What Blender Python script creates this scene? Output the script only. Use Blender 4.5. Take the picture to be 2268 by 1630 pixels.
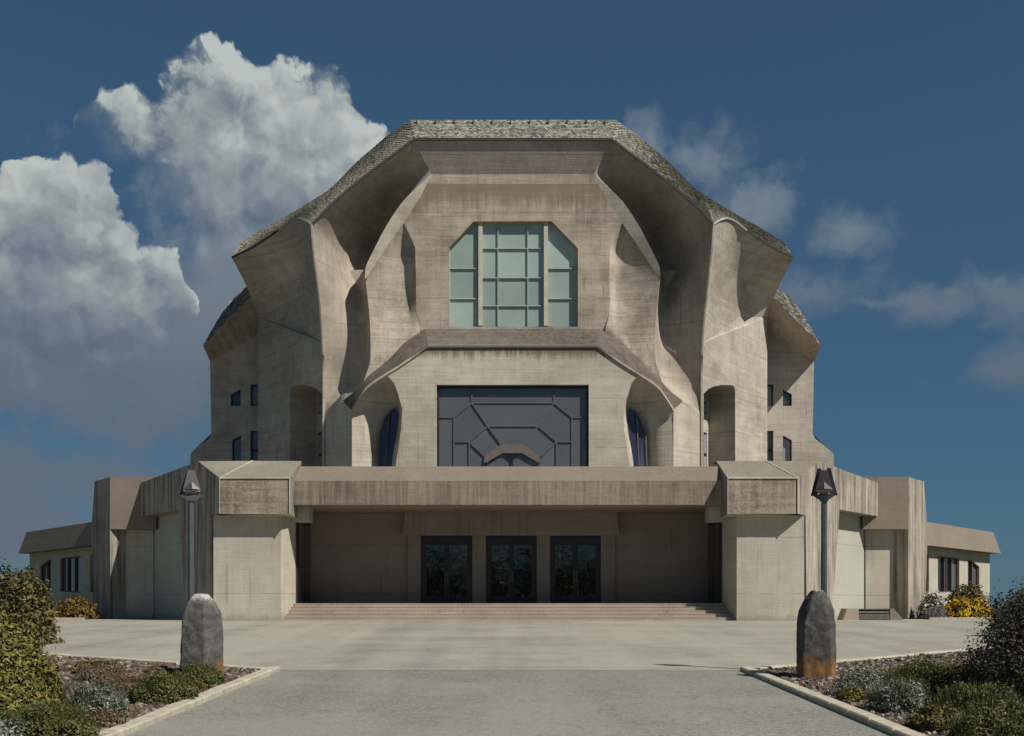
import bpy, math, random
import numpy as np
from mathutils import Vector, geometry

# ------------------------------------------------------------------ clear
for o in list(bpy.data.objects): bpy.data.objects.remove(o, do_unlink=True)
scn = bpy.context.scene
COL = scn.collection
R = math.radians
EYE = 0.78           # camera height over the building's base (z = 0)
F = 2449.0           # focal length in units of a 2268 px wide picture
HZ = 1343.0          # horizon row in that picture

# ------------------------------------------------------------------ camera
cam = bpy.data.cameras.new('camera'); camo = bpy.data.objects.new('camera', cam); COL.objects.link(camo)
camo.location = (0, 0, EYE); camo.rotation_euler = (R(90), 0, 0)
cam.sensor_width = 36; cam.lens = 36 * F / 2268; cam.shift_y = (HZ - 815) / 2268
cam.clip_start = 0.1; cam.clip_end = 6000
scn.camera = camo

# ------------------------------------------------------------------ sun + view
SUN = Vector((0.75, -0.55, 1.0)).normalized()          # direction towards the sun
sl = bpy.data.lights.new('sun', 'SUN'); sl.energy = 5.0; sl.angle = R(0.5); sl.color = (1.0, 0.945, 0.86)
so = bpy.data.objects.new('sun', sl); COL.objects.link(so); so.rotation_euler = SUN.to_track_quat('Z', 'Y').to_euler(); so.location = (30, -30, 60)
scn.view_settings.view_transform = 'Standard'; scn.view_settings.look = 'None'
scn.view_settings.exposure = 0.0; scn.view_settings.gamma = 1.0
scn.view_settings.use_curve_mapping = False

# ------------------------------------------------------------------ node helper
class NT:
    def __init__(s, tree): s.t = tree; s.n = tree.nodes; s.l = tree.links
    def new(s, t, **k):
        n = s.n.new(t)
        for a, b in k.items(): setattr(n, a, b)
        return n
    def put(s, sock, v):
        if hasattr(v, 'is_output') or isinstance(v, bpy.types.NodeSocket): s.l.new(v, sock)
        else: sock.default_value = v
    def m(s, op, a, b=0.0, c=None, clamp=False):
        n = s.new('ShaderNodeMath', operation=op, use_clamp=clamp)
        s.put(n.inputs[0], a); s.put(n.inputs[1], b)
        if c is not None: s.put(n.inputs[2], c)
        return n.outputs[0]
    def vm(s, op, a, b=(0, 0, 0)):
        n = s.new('ShaderNodeVectorMath', operation=op)
        s.put(n.inputs[0], a)
        if op == 'SCALE': s.put(n.inputs['Scale'], b)
        else: s.put(n.inputs[1], b)
        return n.outputs['Value'] if op in ('LENGTH', 'DOT_PRODUCT', 'DISTANCE') else n.outputs[0]
    def noise(s, v, scale=1.0, detail=4.0, rough=0.55, dist=0.0, out='Fac'):
        n = s.new('ShaderNodeTexNoise'); s.put(n.inputs['Vector'], v)
        n.inputs['Scale'].default_value = scale; n.inputs['Detail'].default_value = detail
        n.inputs['Roughness'].default_value = rough; n.inputs['Distortion'].default_value = dist
        return n.outputs[out]
    def ramp(s, f, stops):
        n = s.new('ShaderNodeValToRGB'); s.put(n.inputs[0], f); e = n.color_ramp.elements
        while len(e) < len(stops): e.new(0.5)
        for el, (p, c) in zip(e, stops): el.position = p; el.color = tuple(c) + (1.0,) if len(c) == 3 else c
        return n.outputs[0]
    def mix(s, f, a, b, mode='MIX'):
        n = s.new('ShaderNodeMix', data_type='RGBA', blend_type=mode)
        s.put(n.inputs[0], f); s.put(n.inputs[6], a if not isinstance(a, tuple) or len(a) == 4 else a + (1,)); s.put(n.inputs[7], b if not isinstance(b, tuple) or len(b) == 4 else b + (1,))
        return n.outputs[2]
    def sstep(s, x, a, b):
        n = s.new('ShaderNodeMapRange', interpolation_type='SMOOTHSTEP'); s.put(n.inputs[0], x)
        n.inputs[1].default_value = a; n.inputs[2].default_value = b
        return n.outputs[0]
    def xyz(s, v):
        n = s.new('ShaderNodeSeparateXYZ'); s.put(n.inputs[0], v); return n.outputs
    def comb(s, x, y, z):
        n = s.new('ShaderNodeCombineXYZ'); s.put(n.inputs[0], x); s.put(n.inputs[1], y); s.put(n.inputs[2], z); return n.outputs[0]

# ------------------------------------------------------------------ world: blue sky with cumulus clouds
def px2ae(px, py):
    u = (px - 1134) / F; v = (HZ - py) / F
    az = math.atan(u); return az, math.atan(v * math.cos(az))
# upper and lower outlines of two cumulus banks (picture scale), kept as height over compass direction
TOP_A = [(0, 1000), (140, 620), (170, 276), (200, 238), (240, 203), (300, 188), (340, 183), (370, 150), (430, 118), (470, 98), (560, 92), (595, 128), (640, 126), (700, 106), (735, 112), (775, 185), (805, 240), (850, 278), (890, 350), (925, 480), (960, 800), (1060, 1100)]
BOT_A = [(0, 150), (140, 200), (172, 268), (205, 310), (250, 352), (300, 395), (340, 450), (390, 520), (430, 600), (500, 660), (600, 700), (700, 700), (800, 640), (880, 520), (920, 420), (960, 380), (1060, 380)]
TOP_B = [(-700, 1200), (-420, 700), (-250, 500), (-120, 440), (0, 388), (50, 360), (90, 345), (150, 352), (182, 378), (225, 370), (255, 405), (270, 450), (310, 495), (350, 520), (390, 575), (415, 640), (440, 730), (470, 950), (520, 1200), (600, 1300)]
BOT_B = [(-420, 900), (-120, 900), (0, 930), (150, 920), (300, 870), (380, 810), (420, 740), (450, 660), (600, 560)]
SOFT = [(1435, 300, 50, 70), (1550, 370, 95, 70), (1650, 475, 130, 70), (1880, 510, 100, 60), (1810, 655, 190, 55), (2080, 680, 170, 38), (2230, 650, 140, 60), (2210, 820, 140, 45), (1960, 670, 300, 30),
        ]
BASE = [(120, 860, 620, 190), (40, 1050, 520, 120), (0, 1160, 420, 90), (420, 740, 360, 300), (560, 600, 220, 180)]
w = bpy.data.worlds.new('World'); scn.world = w; w.use_nodes = True
w.cycles.sampling_method = 'NONE'
t = NT(w.node_tree); t.n.clear()
out = t.new('ShaderNodeOutputWorld'); bg = t.new('ShaderNodeBackground'); t.l.new(bg.outputs[0], out.inputs[0])
SKY_STRENGTH = 0.07
bg.inputs[1].default_value = SKY_STRENGTH
sky = t.new('ShaderNodeTexSky', sky_type='NISHITA', sun_disc=False)
sky.sun_elevation = math.asin(SUN.z); sky.sun_rotation = math.atan2(SUN.x, SUN.y)
sky.altitude = 600; sky.air_density = 1.0; sky.dust_density = 0.3; sky.ozone_density = 2.5
dirv = t.new('ShaderNodeTexCoord').outputs['Generated']
x, y, z = t.xyz(dirv)
AE0 = t.comb(t.m('ARCTAN2', x, y), t.m('ARCSINE', z), 0.0)
azim = t.xyz(AE0)[0]
def n2d(v, scale, det, rough, out='Fac'):
    n = t.new('ShaderNodeTexNoise', noise_dimensions='2D'); t.put(n.inputs['Vector'], v)
    n.inputs['Scale'].default_value = scale; n.inputs['Detail'].default_value = det; n.inputs['Roughness'].default_value = rough; return n.outputs[out]
wn = n2d(AE0, 30.0, 4.0, 0.6, 'Color')
AE = t.vm('ADD', AE0, t.vm('SCALE', t.vm('SUBTRACT', wn, (0.5, 0.5, 0.5)), 0.020))
aw_, ew_, _ = t.xyz(AE)
cu = t.m('MULTIPLY_ADD', aw_, 1 / 1.2, 0.5)
def curve(pts):
    n = t.new('ShaderNodeFloatCurve'); t.put(n.inputs['Value'], cu); c = n.mapping.curves[0]
    pp = sorted((px2ae(p[0], p[1])[0] / 1.2 + 0.5, px2ae(p[0], p[1])[1] / 0.6) for p in pts)
    while len(c.points) < len(pp): c.points.new(0.5, 0.5)
    for q, (u_, v_) in zip(c.points, pp): q.location = (u_, v_); q.handle_type = 'AUTO_CLAMPED'
    n.mapping.extend = 'HORIZONTAL'; n.mapping.update(); return t.m('MULTIPLY', n.outputs[0], 0.6)
def bank(top, bot):
    tp, bt = curve(top), curve(bot)
    m_ = t.m('MINIMUM', t.m('MULTIPLY', t.m('SUBTRACT', tp, ew_), 17.0), t.m('MULTIPLY', t.m('SUBTRACT', ew_, bt), 11.0))
    f_ = t.m('DIVIDE', t.m('SUBTRACT', tp, ew_), t.m('MAXIMUM', t.m('SUBTRACT', tp, bt), 0.01))
    return m_, f_
mA, fA = bank(TOP_A, BOT_A); mB, fB = bank(TOP_B, BOT_B)
onA = t.m('GREATER_THAN', mA, mB)
hard = t.m('MAXIMUM', mA, mB); low = t.m('ADD', t.m('MULTIPLY', fA, onA), t.m('MULTIPLY', fB, t.m('SUBTRACT', 1.0, onA)))
def ell(lst):
    cur = None
    for (px, py, rx, ry) in lst:
        a, e = px2ae(px, py); n = t.new('ShaderNodeVectorMath', operation='MULTIPLY_ADD'); sx, sy = F / rx / math.cos(a) ** 2, F / ry / math.cos(a)
        t.put(n.inputs[0], AE); n.inputs[1].default_value = (sx, sy, 0); n.inputs[2].default_value = (-a * sx, -e * sy, 0)
        d_ = t.vm('LENGTH', n.outputs[0]); cur = d_ if cur is None else t.m('MINIMUM', cur, d_)
    return t.m('SUBTRACT', 1.0, cur)
soft = ell(SOFT); basec = ell(BASE)
# scattered fair-weather clouds over the rest of the sky, beside and behind the viewer
n3 = n2d(AE, 11.0, 5.0, 0.65)
rest = t.m('SUBTRACT', t.m('MULTIPLY', n2d(AE, 2.6, 1.0, 0.5), 4.0), 2.75)
away = t.sstep(t.m('ABSOLUTE', azim), 0.55, 0.8)
hard = t.m('MAXIMUM', hard, t.m('SUBTRACT', t.m('MULTIPLY', t.m('ADD', rest, 1.0), away), 1.0))
def bill(v, scale, det):
    vn = t.new('ShaderNodeTexVoronoi', feature='F1', voronoi_dimensions='2D', normalize=True); t.put(vn.inputs['Vector'], v)
    vn.inputs['Scale'].default_value = scale; vn.inputs['Detail'].default_value = det; vn.inputs['Roughness'].default_value = 0.5; vn.inputs['Lacunarity'].default_value = 2.2
    return vn.outputs['Distance']
def relief(v):
    d_ = bill(v, 13.0, 3.0); return t.m('ADD', t.m('MULTIPLY', t.m('MULTIPLY', d_, d_), 2.2), t.m('MULTIPLY', n2d(v, 5.0, 2.0, 0.5), -0.7))
b0 = relief(AE); b1 = relief(t.vm('ADD', AE, (0.006, 0.012, 0)))
H0 = t.m('ADD', hard, t.m('MULTIPLY', t.m('SUBTRACT', -0.10, b0), 1.0))
S0 = t.m('ADD', soft, t.m('MULTIPLY', t.m('SUBTRACT', n3, 0.5), 3.6))
elev = t.sstep(z, 0.14, 0.40)
edge = t.m('ADD', 0.09, t.m('ADD', t.m('MULTIPLY', t.m('MAXIMUM', low, 0.0), 0.9), t.m('MULTIPLY', t.sstep(n3, 0.48, 0.66), 0.75)))
alpha = t.m('DIVIDE', H0, edge, clamp=True); alpha = t.m('MULTIPLY', t.m('MULTIPLY', alpha, alpha), t.m('SUBTRACT', 3.0, t.m('MULTIPLY', alpha, 2.0)))
salpha = t.m('MULTIPLY', t.sstep(S0, -0.3, 1.3), 0.72)
lit = t.m('ADD', 0.76, t.m('MULTIPLY', t.m('SUBTRACT', b1, b0), 1.0))
lit = t.m('SUBTRACT', lit, t.m('MULTIPLY', t.m('ADD', low, t.m('MULTIPLY', t.m('SUBTRACT', n3, 0.5), 1.6)), 0.50))
lit = t.m('MULTIPLY', lit, t.m('ADD', 0.62, t.m('MULTIPLY', elev, 0.42)), clamp=True)
gm = t.new('ShaderNodeGamma'); t.l.new(sky.outputs[0], gm.inputs[0]); gm.inputs[1].default_value = 0.5
skyc = t.mix(1.0, gm.outputs[0], (0.50, 0.93, 1.30), 'MULTIPLY')
def up(c): return tuple(v / SKY_STRENGTH for v in c)
cloud = t.ramp(lit, [(0.05, up((0.075, 0.11, 0.165))), (0.33, up((0.155, 0.195, 0.25))), (0.60, up((0.28, 0.32, 0.335))), (0.90, up((0.48, 0.53, 0.51)))])
balpha = t.m('MULTIPLY', t.sstep(t.m('ADD', basec, t.m('MULTIPLY', t.m('SUBTRACT', n3, 0.5), 2.6)), -0.25, 0.8), 0.92)
swisp = t.mix(elev, up((0.120, 0.152, 0.198)), up((0.225, 0.27, 0.315)))
c1 = t.mix(t.m('MAXIMUM', salpha, balpha), skyc, swisp)
c2 = t.mix(alpha, c1, cloud)
t.l.new(c2, bg.inputs[0])
scn.cycles.max_bounces = 5; scn.cycles.diffuse_bounces = 3; scn.cycles.glossy_bounces = 2; scn.cycles.transmission_bounces = 2

# ------------------------------------------------------------------ object helpers
ROOT = {}
def link(o, parent=None):
    COL.objects.link(o)
    if parent is not None: o.parent = parent; ROOT[o] = ROOT[parent]
    return o
def thing(name, loc, label, cat, group=None):
    o = bpy.data.objects.new(name, None); COL.objects.link(o); o.location = loc; o.empty_display_size = 0.3
    ROOT[o] = Vector(loc); o['label'] = label; o['category'] = cat
    if group: o['group'] = group
    return o
def mk(name, verts, faces, mat, parent=None, smooth=False, label=None, kind=None):
    me = bpy.data.meshes.new(name)
    base = ROOT[parent] if parent is not None else Vector((0, 0, 0))
    vs = [(v[0] - base.x, v[1] - base.y, v[2] - base.z) for v in verts]
    me.from_pydata(vs, [], faces); me.materials.append(mat)
    if smooth: me.polygons.foreach_set('use_smooth', [True] * len(me.polygons))
    me.update()
    o = bpy.data.objects.new(name, me); link(o, parent)
    if parent is None: ROOT[o] = Vector((0, 0, 0))
    if label: o['label'] = label
    if kind: o['kind'] = kind
    return o
class MB:
    """collects shapes of one part"""
    def __init__(s): s.v = []; s.f = []
    def add(s, v, f):
        k = len(s.v); s.v += [tuple(p) for p in v]; s.f += [tuple(i + k for i in q) for q in f]; return s
    def prism(s, poly, ext):                      # planar polygon of 3-D points pushed along ext
        n = len(poly); ext = Vector(ext); a = [Vector(p) for p in poly]
        v = a + [p + ext for p in a]
        return s.add(v, [tuple(range(n)), tuple(range(2 * n - 1, n - 1, -1))] + [(i, i + n, (i + 1) % n + n, (i + 1) % n) for i in range(n)])
    def box(s, x0, x1, y0, y1, z0, z1):
        return s.prism([(x0, y0, z0), (x1, y0, z0), (x1, y0, z1), (x0, y0, z1)], (0, y1 - y0, 0))
    def hull(s, a, b):                            # two loops of the same length joined
        n = len(a); return s.add(list(a) + list(b), [tuple(range(n)), tuple(range(2 * n - 1, n - 1, -1))] + [(i, i + n, (i + 1) % n + n, (i + 1) % n) for i in range(n)])
    def bar(s, p, q, w, d, n):                    # bar from p to q, w wide in the plane with normal n, d deep along n
        p, q, n = Vector(p), Vector(q), Vector(n).normalized(); a = (q - p).normalized(); b = a.cross(n) * (w / 2)
        return s.prism([p - b, q - b, q + b, p + b], n * d)
    def flip(s, sgn, off):
        s.v = [(p[0] * sgn + off, p[1], p[2]) for p in s.v]
        if sgn < 0: s.f = [tuple(reversed(q)) for q in s.f]
        return s
    def build(s, name, mat, parent=None, **k): return mk(name, s.v, s.f, mat, parent, **k)
def P(dx, y, Y): return Vector((dx * Y / F, Y, EYE + (HZ - y) * Y / F))
def cr(pts, n):                                   # Catmull-Rom through points, resampled evenly
    pts = [Vector(p) for p in pts]
    if len(pts) == 2: return [pts[0].lerp(pts[1], i / (n - 1)) for i in range(n)]
    dense = []
    q = [pts[0] * 2 - pts[1]] + pts + [pts[-1] * 2 - pts[-2]]
    for i in range(1, len(q) - 2):
        for k in range(24):
            u = k / 24; a, b, c, d = q[i - 1], q[i], q[i + 1], q[i + 2]
            dense.append(0.5 * ((2 * b) + (c - a) * u + (2 * a - 5 * b + 4 * c - d) * u * u + (3 * b - a - 3 * c + d) * u ** 3))
    dense.append(pts[-1])
    return resample(dense, n)
def resample(d, n):
    L = [0]
    for i in range(1, len(d)): L.append(L[-1] + (d[i] - d[i - 1]).length)
    res = []; j = 0
    for i in range(n):
        s_ = L[-1] * i / (n - 1)
        while j < len(d) - 2 and L[j + 1] < s_: j += 1
        w_ = (s_ - L[j]) / max(1e-9, L[j + 1] - L[j]); res.append(d[j].lerp(d[j + 1], min(1, max(0, w_))))
    return res
def lin(pts, n): return resample([Vector(p) for p in pts], n)
def coons(bot, top, left, right, disp=None):
    """bot/top run along u, left/right along v; returns grid[v][u]"""
    nu, nv = len(bot), len(left); G = []
    c00, c10, c01, c11 = left[0], right[0], left[-1], right[-1]
    for j in range(nv):
        v = j / (nv - 1); row = []
        for i in range(nu):
            u = i / (nu - 1)
            p = bot[i] * (1 - v) + top[i] * v + left[j] * (1 - u) + right[j] * u - (c00 * (1 - u) * (1 - v) + c10 * u * (1 - v) + c01 * (1 - u) * v + c11 * u * v)
            if disp: p = p + disp(u, v)
            row.append(p)
        G.append(row)
    return G
def grid_mb(G):
    nv, nu = len(G), len(G[0]); mb = MB()
    mb.add([p for r in G for p in r], [(j * nu + i, j * nu + i + 1, (j + 1) * nu + i + 1, (j + 1) * nu + i) for j in range(nv - 1) for i in range(nu - 1)])
    return mb
def ruled(a, b): return grid_mb([a, b])
def wall_mb(poly, holes, depth_vec):
    """planar wall polygon (3-D points) with holes; reveals run along depth_vec"""
    d = Vector(depth_vec); loops = [[Vector(p) for p in poly]] + [[Vector(p) for p in h] for h in holes]
    tri = geometry.tessellate_polygon(loops); flat = [p for l in loops for p in l]; mb = MB(); mb.add(flat, [tuple(q) for q in tri])
    for l in loops[1:]:
        n = len(l); mb.add(l + [p + d for p in l], [(i, (i + 1) % n, (i + 1) % n + n, i + n) for i in range(n)])
    l = loops[0]; n = len(l); mb.add(l + [p + d for p in l], [(i, i + n, (i + 1) % n + n, (i + 1) % n) for i in range(n)])
    return mb
def shrink(poly, k):                              # inset a convex-ish planar polygon by k metres
    poly = [Vector(p) for p in poly]; c = sum(poly, Vector()) / len(poly); n = len(poly); res = []
    nrm = Vector()
    for i in range(n): nrm += (poly[i] - c).cross(poly[(i + 1) % n] - c)
    nrm.normalize()
    for i in range(n):
        a, b, d = poly[i - 1], poly[i], poly[(i + 1) % n]
        e1 = (b - a).normalized(); e2 = (d - b).normalized(); n1 = nrm.cross(e1); n2_ = nrm.cross(e2)
        bis = n1 + n2_; den = max(0.3, 1 + n1.dot(n2_)); res.append(b + bis * (k / den))
    return res

# ------------------------------------------------------------------ materials
def newmat(name):
    m_ = bpy.data.materials.new(name); m_.use_nodes = True; n = NT(m_.node_tree); return m_, n, n.n['Principled BSDF']
def plain(name, col, rough=0.6, metal=0.0, var=0.15, scale=3.0, spec=0.5, bump=0.0):
    m_, n, b = newmat(name); geo = n.new('ShaderNodeNewGeometry')
    nz = n.noise(geo.outputs['Position'], scale, 5.0, 0.6)
    lo = tuple(c * (1 - var) for c in col); hi = tuple(min(1, c * (1 + var)) for c in col)
    n.l.new(n.ramp(nz, [(0.3, lo), (0.7, hi)]), b.inputs['Base Color'])
    b.inputs['Roughness'].default_value = rough; b.inputs['Metallic'].default_value = metal; b.inputs['Specular IOR Level'].default_value = spec
    if bump:
        bp = n.new('ShaderNodeBump'); bp.inputs['Strength'].default_value = bump; bp.inputs['Distance'].default_value = 0.02
        n.l.new(n.noise(geo.outputs['Position'], scale * 9, 5.0, 0.6), bp.inputs['Height']); n.l.new(bp.outputs[0], b.inputs['Normal'])
    return m_
def concrete(name, light, dark, board=0.5, streak=0.2, stain=0.6, fine=0.3, seam=2.6, drips=None, bands=(), bandcol=(0.16, 0.125, 0.09), pale=0.35, splash=0.0, drip=0.45):
    m_, n, b = newmat(name); pos = n.new('ShaderNodeNewGeometry').outputs['Position']
    wob = n.vm('ADD', pos, n.vm('SCALE', n.vm('SUBTRACT', n.noise(pos, 0.5, 2.0, out='Color'), (0.5, 0.5, 0.5)), 0.35))
    px, py, pz = n.xyz(wob); rx, ry, rz = n.xyz(pos)
    hb = n.noise(n.vm('MULTIPLY', pos, (0.55, 0.55, 9.0)), 1.0, 5.0, 0.65)
    wn = n.new('ShaderNodeTexWhiteNoise', noise_dimensions='2D')
    n.l.new(n.comb(n.m('FLOOR', n.m('MULTIPLY', rz, 6.2)), n.m('FLOOR', n.m('MULTIPLY', n.m('ADD', rx, ry), 0.29)), 0.0), wn.inputs['Vector'])
    vb = n.noise(n.vm('MULTIPLY', pos, (3.6, 3.6, 0.16)), 1.0, 5.0, 0.62)
    big = n.noise(wob, 0.22, 6.0, 0.62)
    mid = n.noise(wob, 0.9, 6.0, 0.66)
    fn = n.noise(pos, 9.0, 6.0, 0.7)
    val = n.m('ADD', 0.52, n.m('MULTIPLY', n.m('SUBTRACT', hb, 0.5), board))
    val = n.m('ADD', val, n.m('MULTIPLY', n.m('SUBTRACT', wn.outputs[0], 0.5), board * 0.22))
    val = n.m('ADD', val, n.m('MULTIPLY', n.m('SUBTRACT', vb, 0.5), streak * 2.2))
    val = n.m('ADD', val, n.m('MULTIPLY', n.m('SUBTRACT', big, 0.5), stain * 1.6))
    val = n.m('ADD', val, n.m('MULTIPLY', n.m('SUBTRACT', mid, 0.5), stain))
    val = n.m('ADD', val, n.m('MULTIPLY', n.m('SUBTRACT', fn, 0.5), fine))
    col = n.ramp(val, [(0.12, dark), (0.42, tuple((a + c) / 2 for a, c in zip(dark, light))), (0.68, light), (0.95, tuple(min(1, c * 1.22) for c in light))])
    # formwork pours: thin dark horizontal seams and a few vertical ones, broken up
    if seam:
        fz = n.m('FRACT', n.m('MULTIPLY', n.m('ADD', rz, n.m('MULTIPLY', mid, 0.10)), 1 / seam))
        ln = n.m('LESS_THAN', n.m('ABSOLUTE', n.m('SUBTRACT', fz, 0.5)), 0.008)
        ln = n.m('MULTIPLY', ln, n.sstep(n.noise(pos, 0.8, 3.0), 0.36, 0.52))
        col = n.mix(n.m('MULTIPLY', ln, 0.42), col, tuple(c * 0.45 for c in dark))
        fx = n.m('FRACT', n.m('MULTIPLY', n.m('ADD', rx, n.m('MULTIPLY', ry, 0.7)), 1 / 3.7))
        lx = n.m('MULTIPLY', n.m('LESS_THAN', n.m('ABSOLUTE', n.m('SUBTRACT', fx, 0.5)), 0.005), n.sstep(n.noise(pos, 0.5, 2.0), 0.45, 0.6))
        col = n.mix(n.m('MULTIPLY', lx, 0.35), col, tuple(c * 0.5 for c in dark))
    if pale:                                       # pale lime patches where repairs were made
        vo = n.new('ShaderNodeTexVoronoi', feature='F1', distance='CHEBYCHEV'); n.l.new(n.vm('MULTIPLY', pos, (0.45, 0.45, 0.8)), vo.inputs['Vector']); vo.inputs['Scale'].default_value = 1.0
        pk = n.m('MULTIPLY', n.m('LESS_THAN', n.m('ADD', vo.outputs['Distance'], n.m('MULTIPLY', n.m('SUBTRACT', fn, 0.5), 0.12)), 0.13), n.sstep(n.noise(pos, 0.17, 1.0), 0.5, 0.6))
        col = n.mix(n.m('MULTIPLY', pk, pale), col, tuple(min(1, c * 1.3) for c in light))
    if drip:                                       # narrow rain runs, in groups
        vd = n.noise(n.vm('MULTIPLY', pos, (7.0, 7.0, 0.22)), 1.0, 4.0, 0.6)
        dm = n.m('MULTIPLY', n.sstep(vd, 0.54, 0.66), n.sstep(n.noise(wob, 0.33, 3.0), 0.46, 0.62))
        col = n.mix(n.m('MULTIPLY', dm, drip), col, tuple(c * 0.62 for c in dark))
    if splash:                                     # dirt splashed up from the paving
        sp = n.m('ADD', rz, n.m('MULTIPLY', n.m('SUBTRACT', n.noise(n.vm('MULTIPLY', pos, (2.5, 2.5, 0.8)), 1.0, 5.0, 0.7), 0.5), 1.3))
        col = n.mix(n.m('MULTIPLY', n.m('SUBTRACT', 1.0, n.sstep(sp, 0.0, 0.45)), splash), col, (0.20, 0.17, 0.135))
    for (z0, z1, k) in bands:                      # weather stain running down from an edge at height z1, fading at z0
        e = n.m('SUBTRACT', rz, n.m('MULTIPLY', n.m('SUBTRACT', vb, 0.5), (z1 - z0) * 1.5))
        e = n.m('ADD', e, n.m('MULTIPLY', n.m('SUBTRACT', fn, 0.5), (z1 - z0) * 0.9))
        mk_ = n.m('MULTIPLY', n.sstep(e, z0, z0 + (z1 - z0) * 0.75), n.m('LESS_THAN', rz, z1 + 0.02))
        col = n.mix(n.m('MULTIPLY', mk_, k), col, bandcol)
    n.l.new(col, b.inputs['Base Color']); b.inputs['Roughness'].default_value = 0.92; b.inputs['Specular IOR Level'].default_value = 0.2
    bp = n.new('ShaderNodeBump'); bp.inputs['Strength'].default_value = 0.35; bp.inputs['Distance'].default_value = 0.05
    n.l.new(n.m('ADD', n.m('MULTIPLY', hb, 0.7), n.m('MULTIPLY', fn, 0.5)), bp.inputs['Height']); n.l.new(bp.outputs[0], b.inputs['Normal'])
    return m_
def zat(y, Y): return EYE + (HZ - y) * Y / F
LT = (0.45, 0.388, 0.312); DK = (0.185, 0.15, 0.118)
M = {}
M['facade'] = concrete('board_concrete', LT, DK, 0.5, 0.16, 0.85, 0.45, bands=[(zat(470, 67), zat(408, 67), 0.75)], bandcol=(0.19, 0.145, 0.10))
M['lower'] = concrete('pale_concrete', (0.545, 0.50, 0.41), (0.31, 0.265, 0.205), 0.45, 0.10, 0.7, 0.35, seam=2.9, bands=[(zat(800, 65), zat(766, 65), 0.85)], bandcol=(0.12, 0.09, 0.07), pale=0.2)
M['shell'] = concrete('shell_concrete', (0.45, 0.388, 0.315), (0.23, 0.192, 0.155), 0.25, 0.2, 0.7, 0.3, seam=3.3)
M['pylon'] = concrete('pylon_concrete', (0.465, 0.42, 0.352), (0.25, 0.218, 0.18), 0.6, 0.1, 0.75, 0.35, seam=2.7)
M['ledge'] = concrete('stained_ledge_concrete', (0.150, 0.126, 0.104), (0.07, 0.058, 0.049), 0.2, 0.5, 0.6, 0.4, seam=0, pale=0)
M['parapet'] = concrete('weathered_parapet_concrete', (0.30, 0.246, 0.19), (0.13, 0.102, 0.077), 0.25, 0.6, 0.5, 0.6, seam=0, pale=0)
M['cap'] = concrete('parapet_cap_concrete', (0.25, 0.207, 0.165), (0.17, 0.138, 0.108), 0.1, 0.12, 0.4, 0.35, seam=0, pale=0)
M['blockcap'] = concrete('block_cap_concrete', (0.26, 0.237, 0.19), (0.17, 0.146, 0.113), 0.15, 0.15, 0.5, 0.5, seam=0, pale=0)
M['blockface'] = concrete('mottled_block_concrete', (0.38, 0.315, 0.245), (0.11, 0.085, 0.064), 0.45, 0.3, 0.5, 1.0, seam=0, pale=0)
M['streaky'] = concrete('rain_streaked_concrete', (0.37, 0.325, 0.268), (0.12, 0.10, 0.085), 0.1, 0.95, 0.5, 0.4, seam=0, pale=0)
M['smooth'] = concrete('smooth_wall_concrete', (0.50, 0.46, 0.375), (0.33, 0.295, 0.235), 0.15, 0.22, 0.55, 0.3, seam=3.05, pale=0, splash=0.55)
M['plaster'] = concrete('pale_plaster', (0.43, 0.425, 0.35), (0.36, 0.355, 0.29), 0.08, 0.12, 0.45, 0.2, seam=3.05, pale=0, splash=0.45)
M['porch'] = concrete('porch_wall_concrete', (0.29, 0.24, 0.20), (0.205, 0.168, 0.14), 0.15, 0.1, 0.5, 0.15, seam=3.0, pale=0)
M['step'] = concrete('step_stone', (0.40, 0.335, 0.27), (0.29, 0.235, 0.185), 0.1, 0.1, 0.6, 0.4, seam=0, pale=0)
M['frame'] = plain('brown_bronze_frame', (0.125, 0.106, 0.092), 0.5, 0.0, 0.2)
M['archframe'] = plain('brown_arch_frame', (0.145, 0.12, 0.10), 0.6)
M['darkmetal'] = plain('dark_metal', (0.022, 0.022, 0.026), 0.45, 0.3)
M['redframe'] = plain('red_brown_wood_frame', (0.15, 0.055, 0.035), 0.6)
M['mullion'] = plain('cream_mullion', (0.50, 0.46, 0.36), 0.6)
M['greybar'] = plain('pale_grey_glazing_bar', (0.36, 0.40, 0.36), 0.5)
M['trim'] = plain('white_metal_trim', (0.34, 0.35, 0.35), 0.4, 0.3)
M['gutter'] = plain('dark_eave_edge', (0.045, 0.04, 0.04), 0.5)
def glass(name, col, rough=0.06, ior=1.52, cov=0.12, scale=0.5):
    m_, n, b = newmat(name); pos = n.new('ShaderNodeNewGeometry').outputs['Position']
    nz = n.noise(pos, scale, 3.0, 0.5); oi = n.new('ShaderNodeObjectInfo').outputs['Random']
    nz = n.m('ADD', n.m('MULTIPLY', nz, 0.62), n.m('MULTIPLY', oi, 0.38))
    n.l.new(n.ramp(nz, [(0.25, tuple(c * (1 - cov * 1.3) for c in col)), (0.75, tuple(c * (1 + cov) for c in col))]), b.inputs['Base Color'])
    bp = n.new('ShaderNodeBump'); bp.inputs['Strength'].default_value = 0.08; bp.inputs['Distance'].default_value = 0.05; n.l.new(n.noise(pos, 0.9, 2.0), bp.inputs['Height']); n.l.new(bp.outputs[0], b.inputs['Normal'])
    b.inputs['Roughness'].default_value = rough; b.inputs['IOR'].default_value = ior; b.inputs['Coat Weight'].default_value = 0.3; b.inputs['Coat Roughness'].default_value = 0.02
    return m_
M['greenpane'] = glass('green_frosted_glass', (0.33, 0.425, 0.38), 0.25, cov=.2, scale=.3)
M['bluepane'] = glass('blue_grey_glass', (0.108, 0.116, 0.124), 0.05, 1.6)
M['bluewin'] = glass('blue_curtain_glass', (0.035, 0.042, 0.07), 0.05, 1.6, 0.3)
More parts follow.
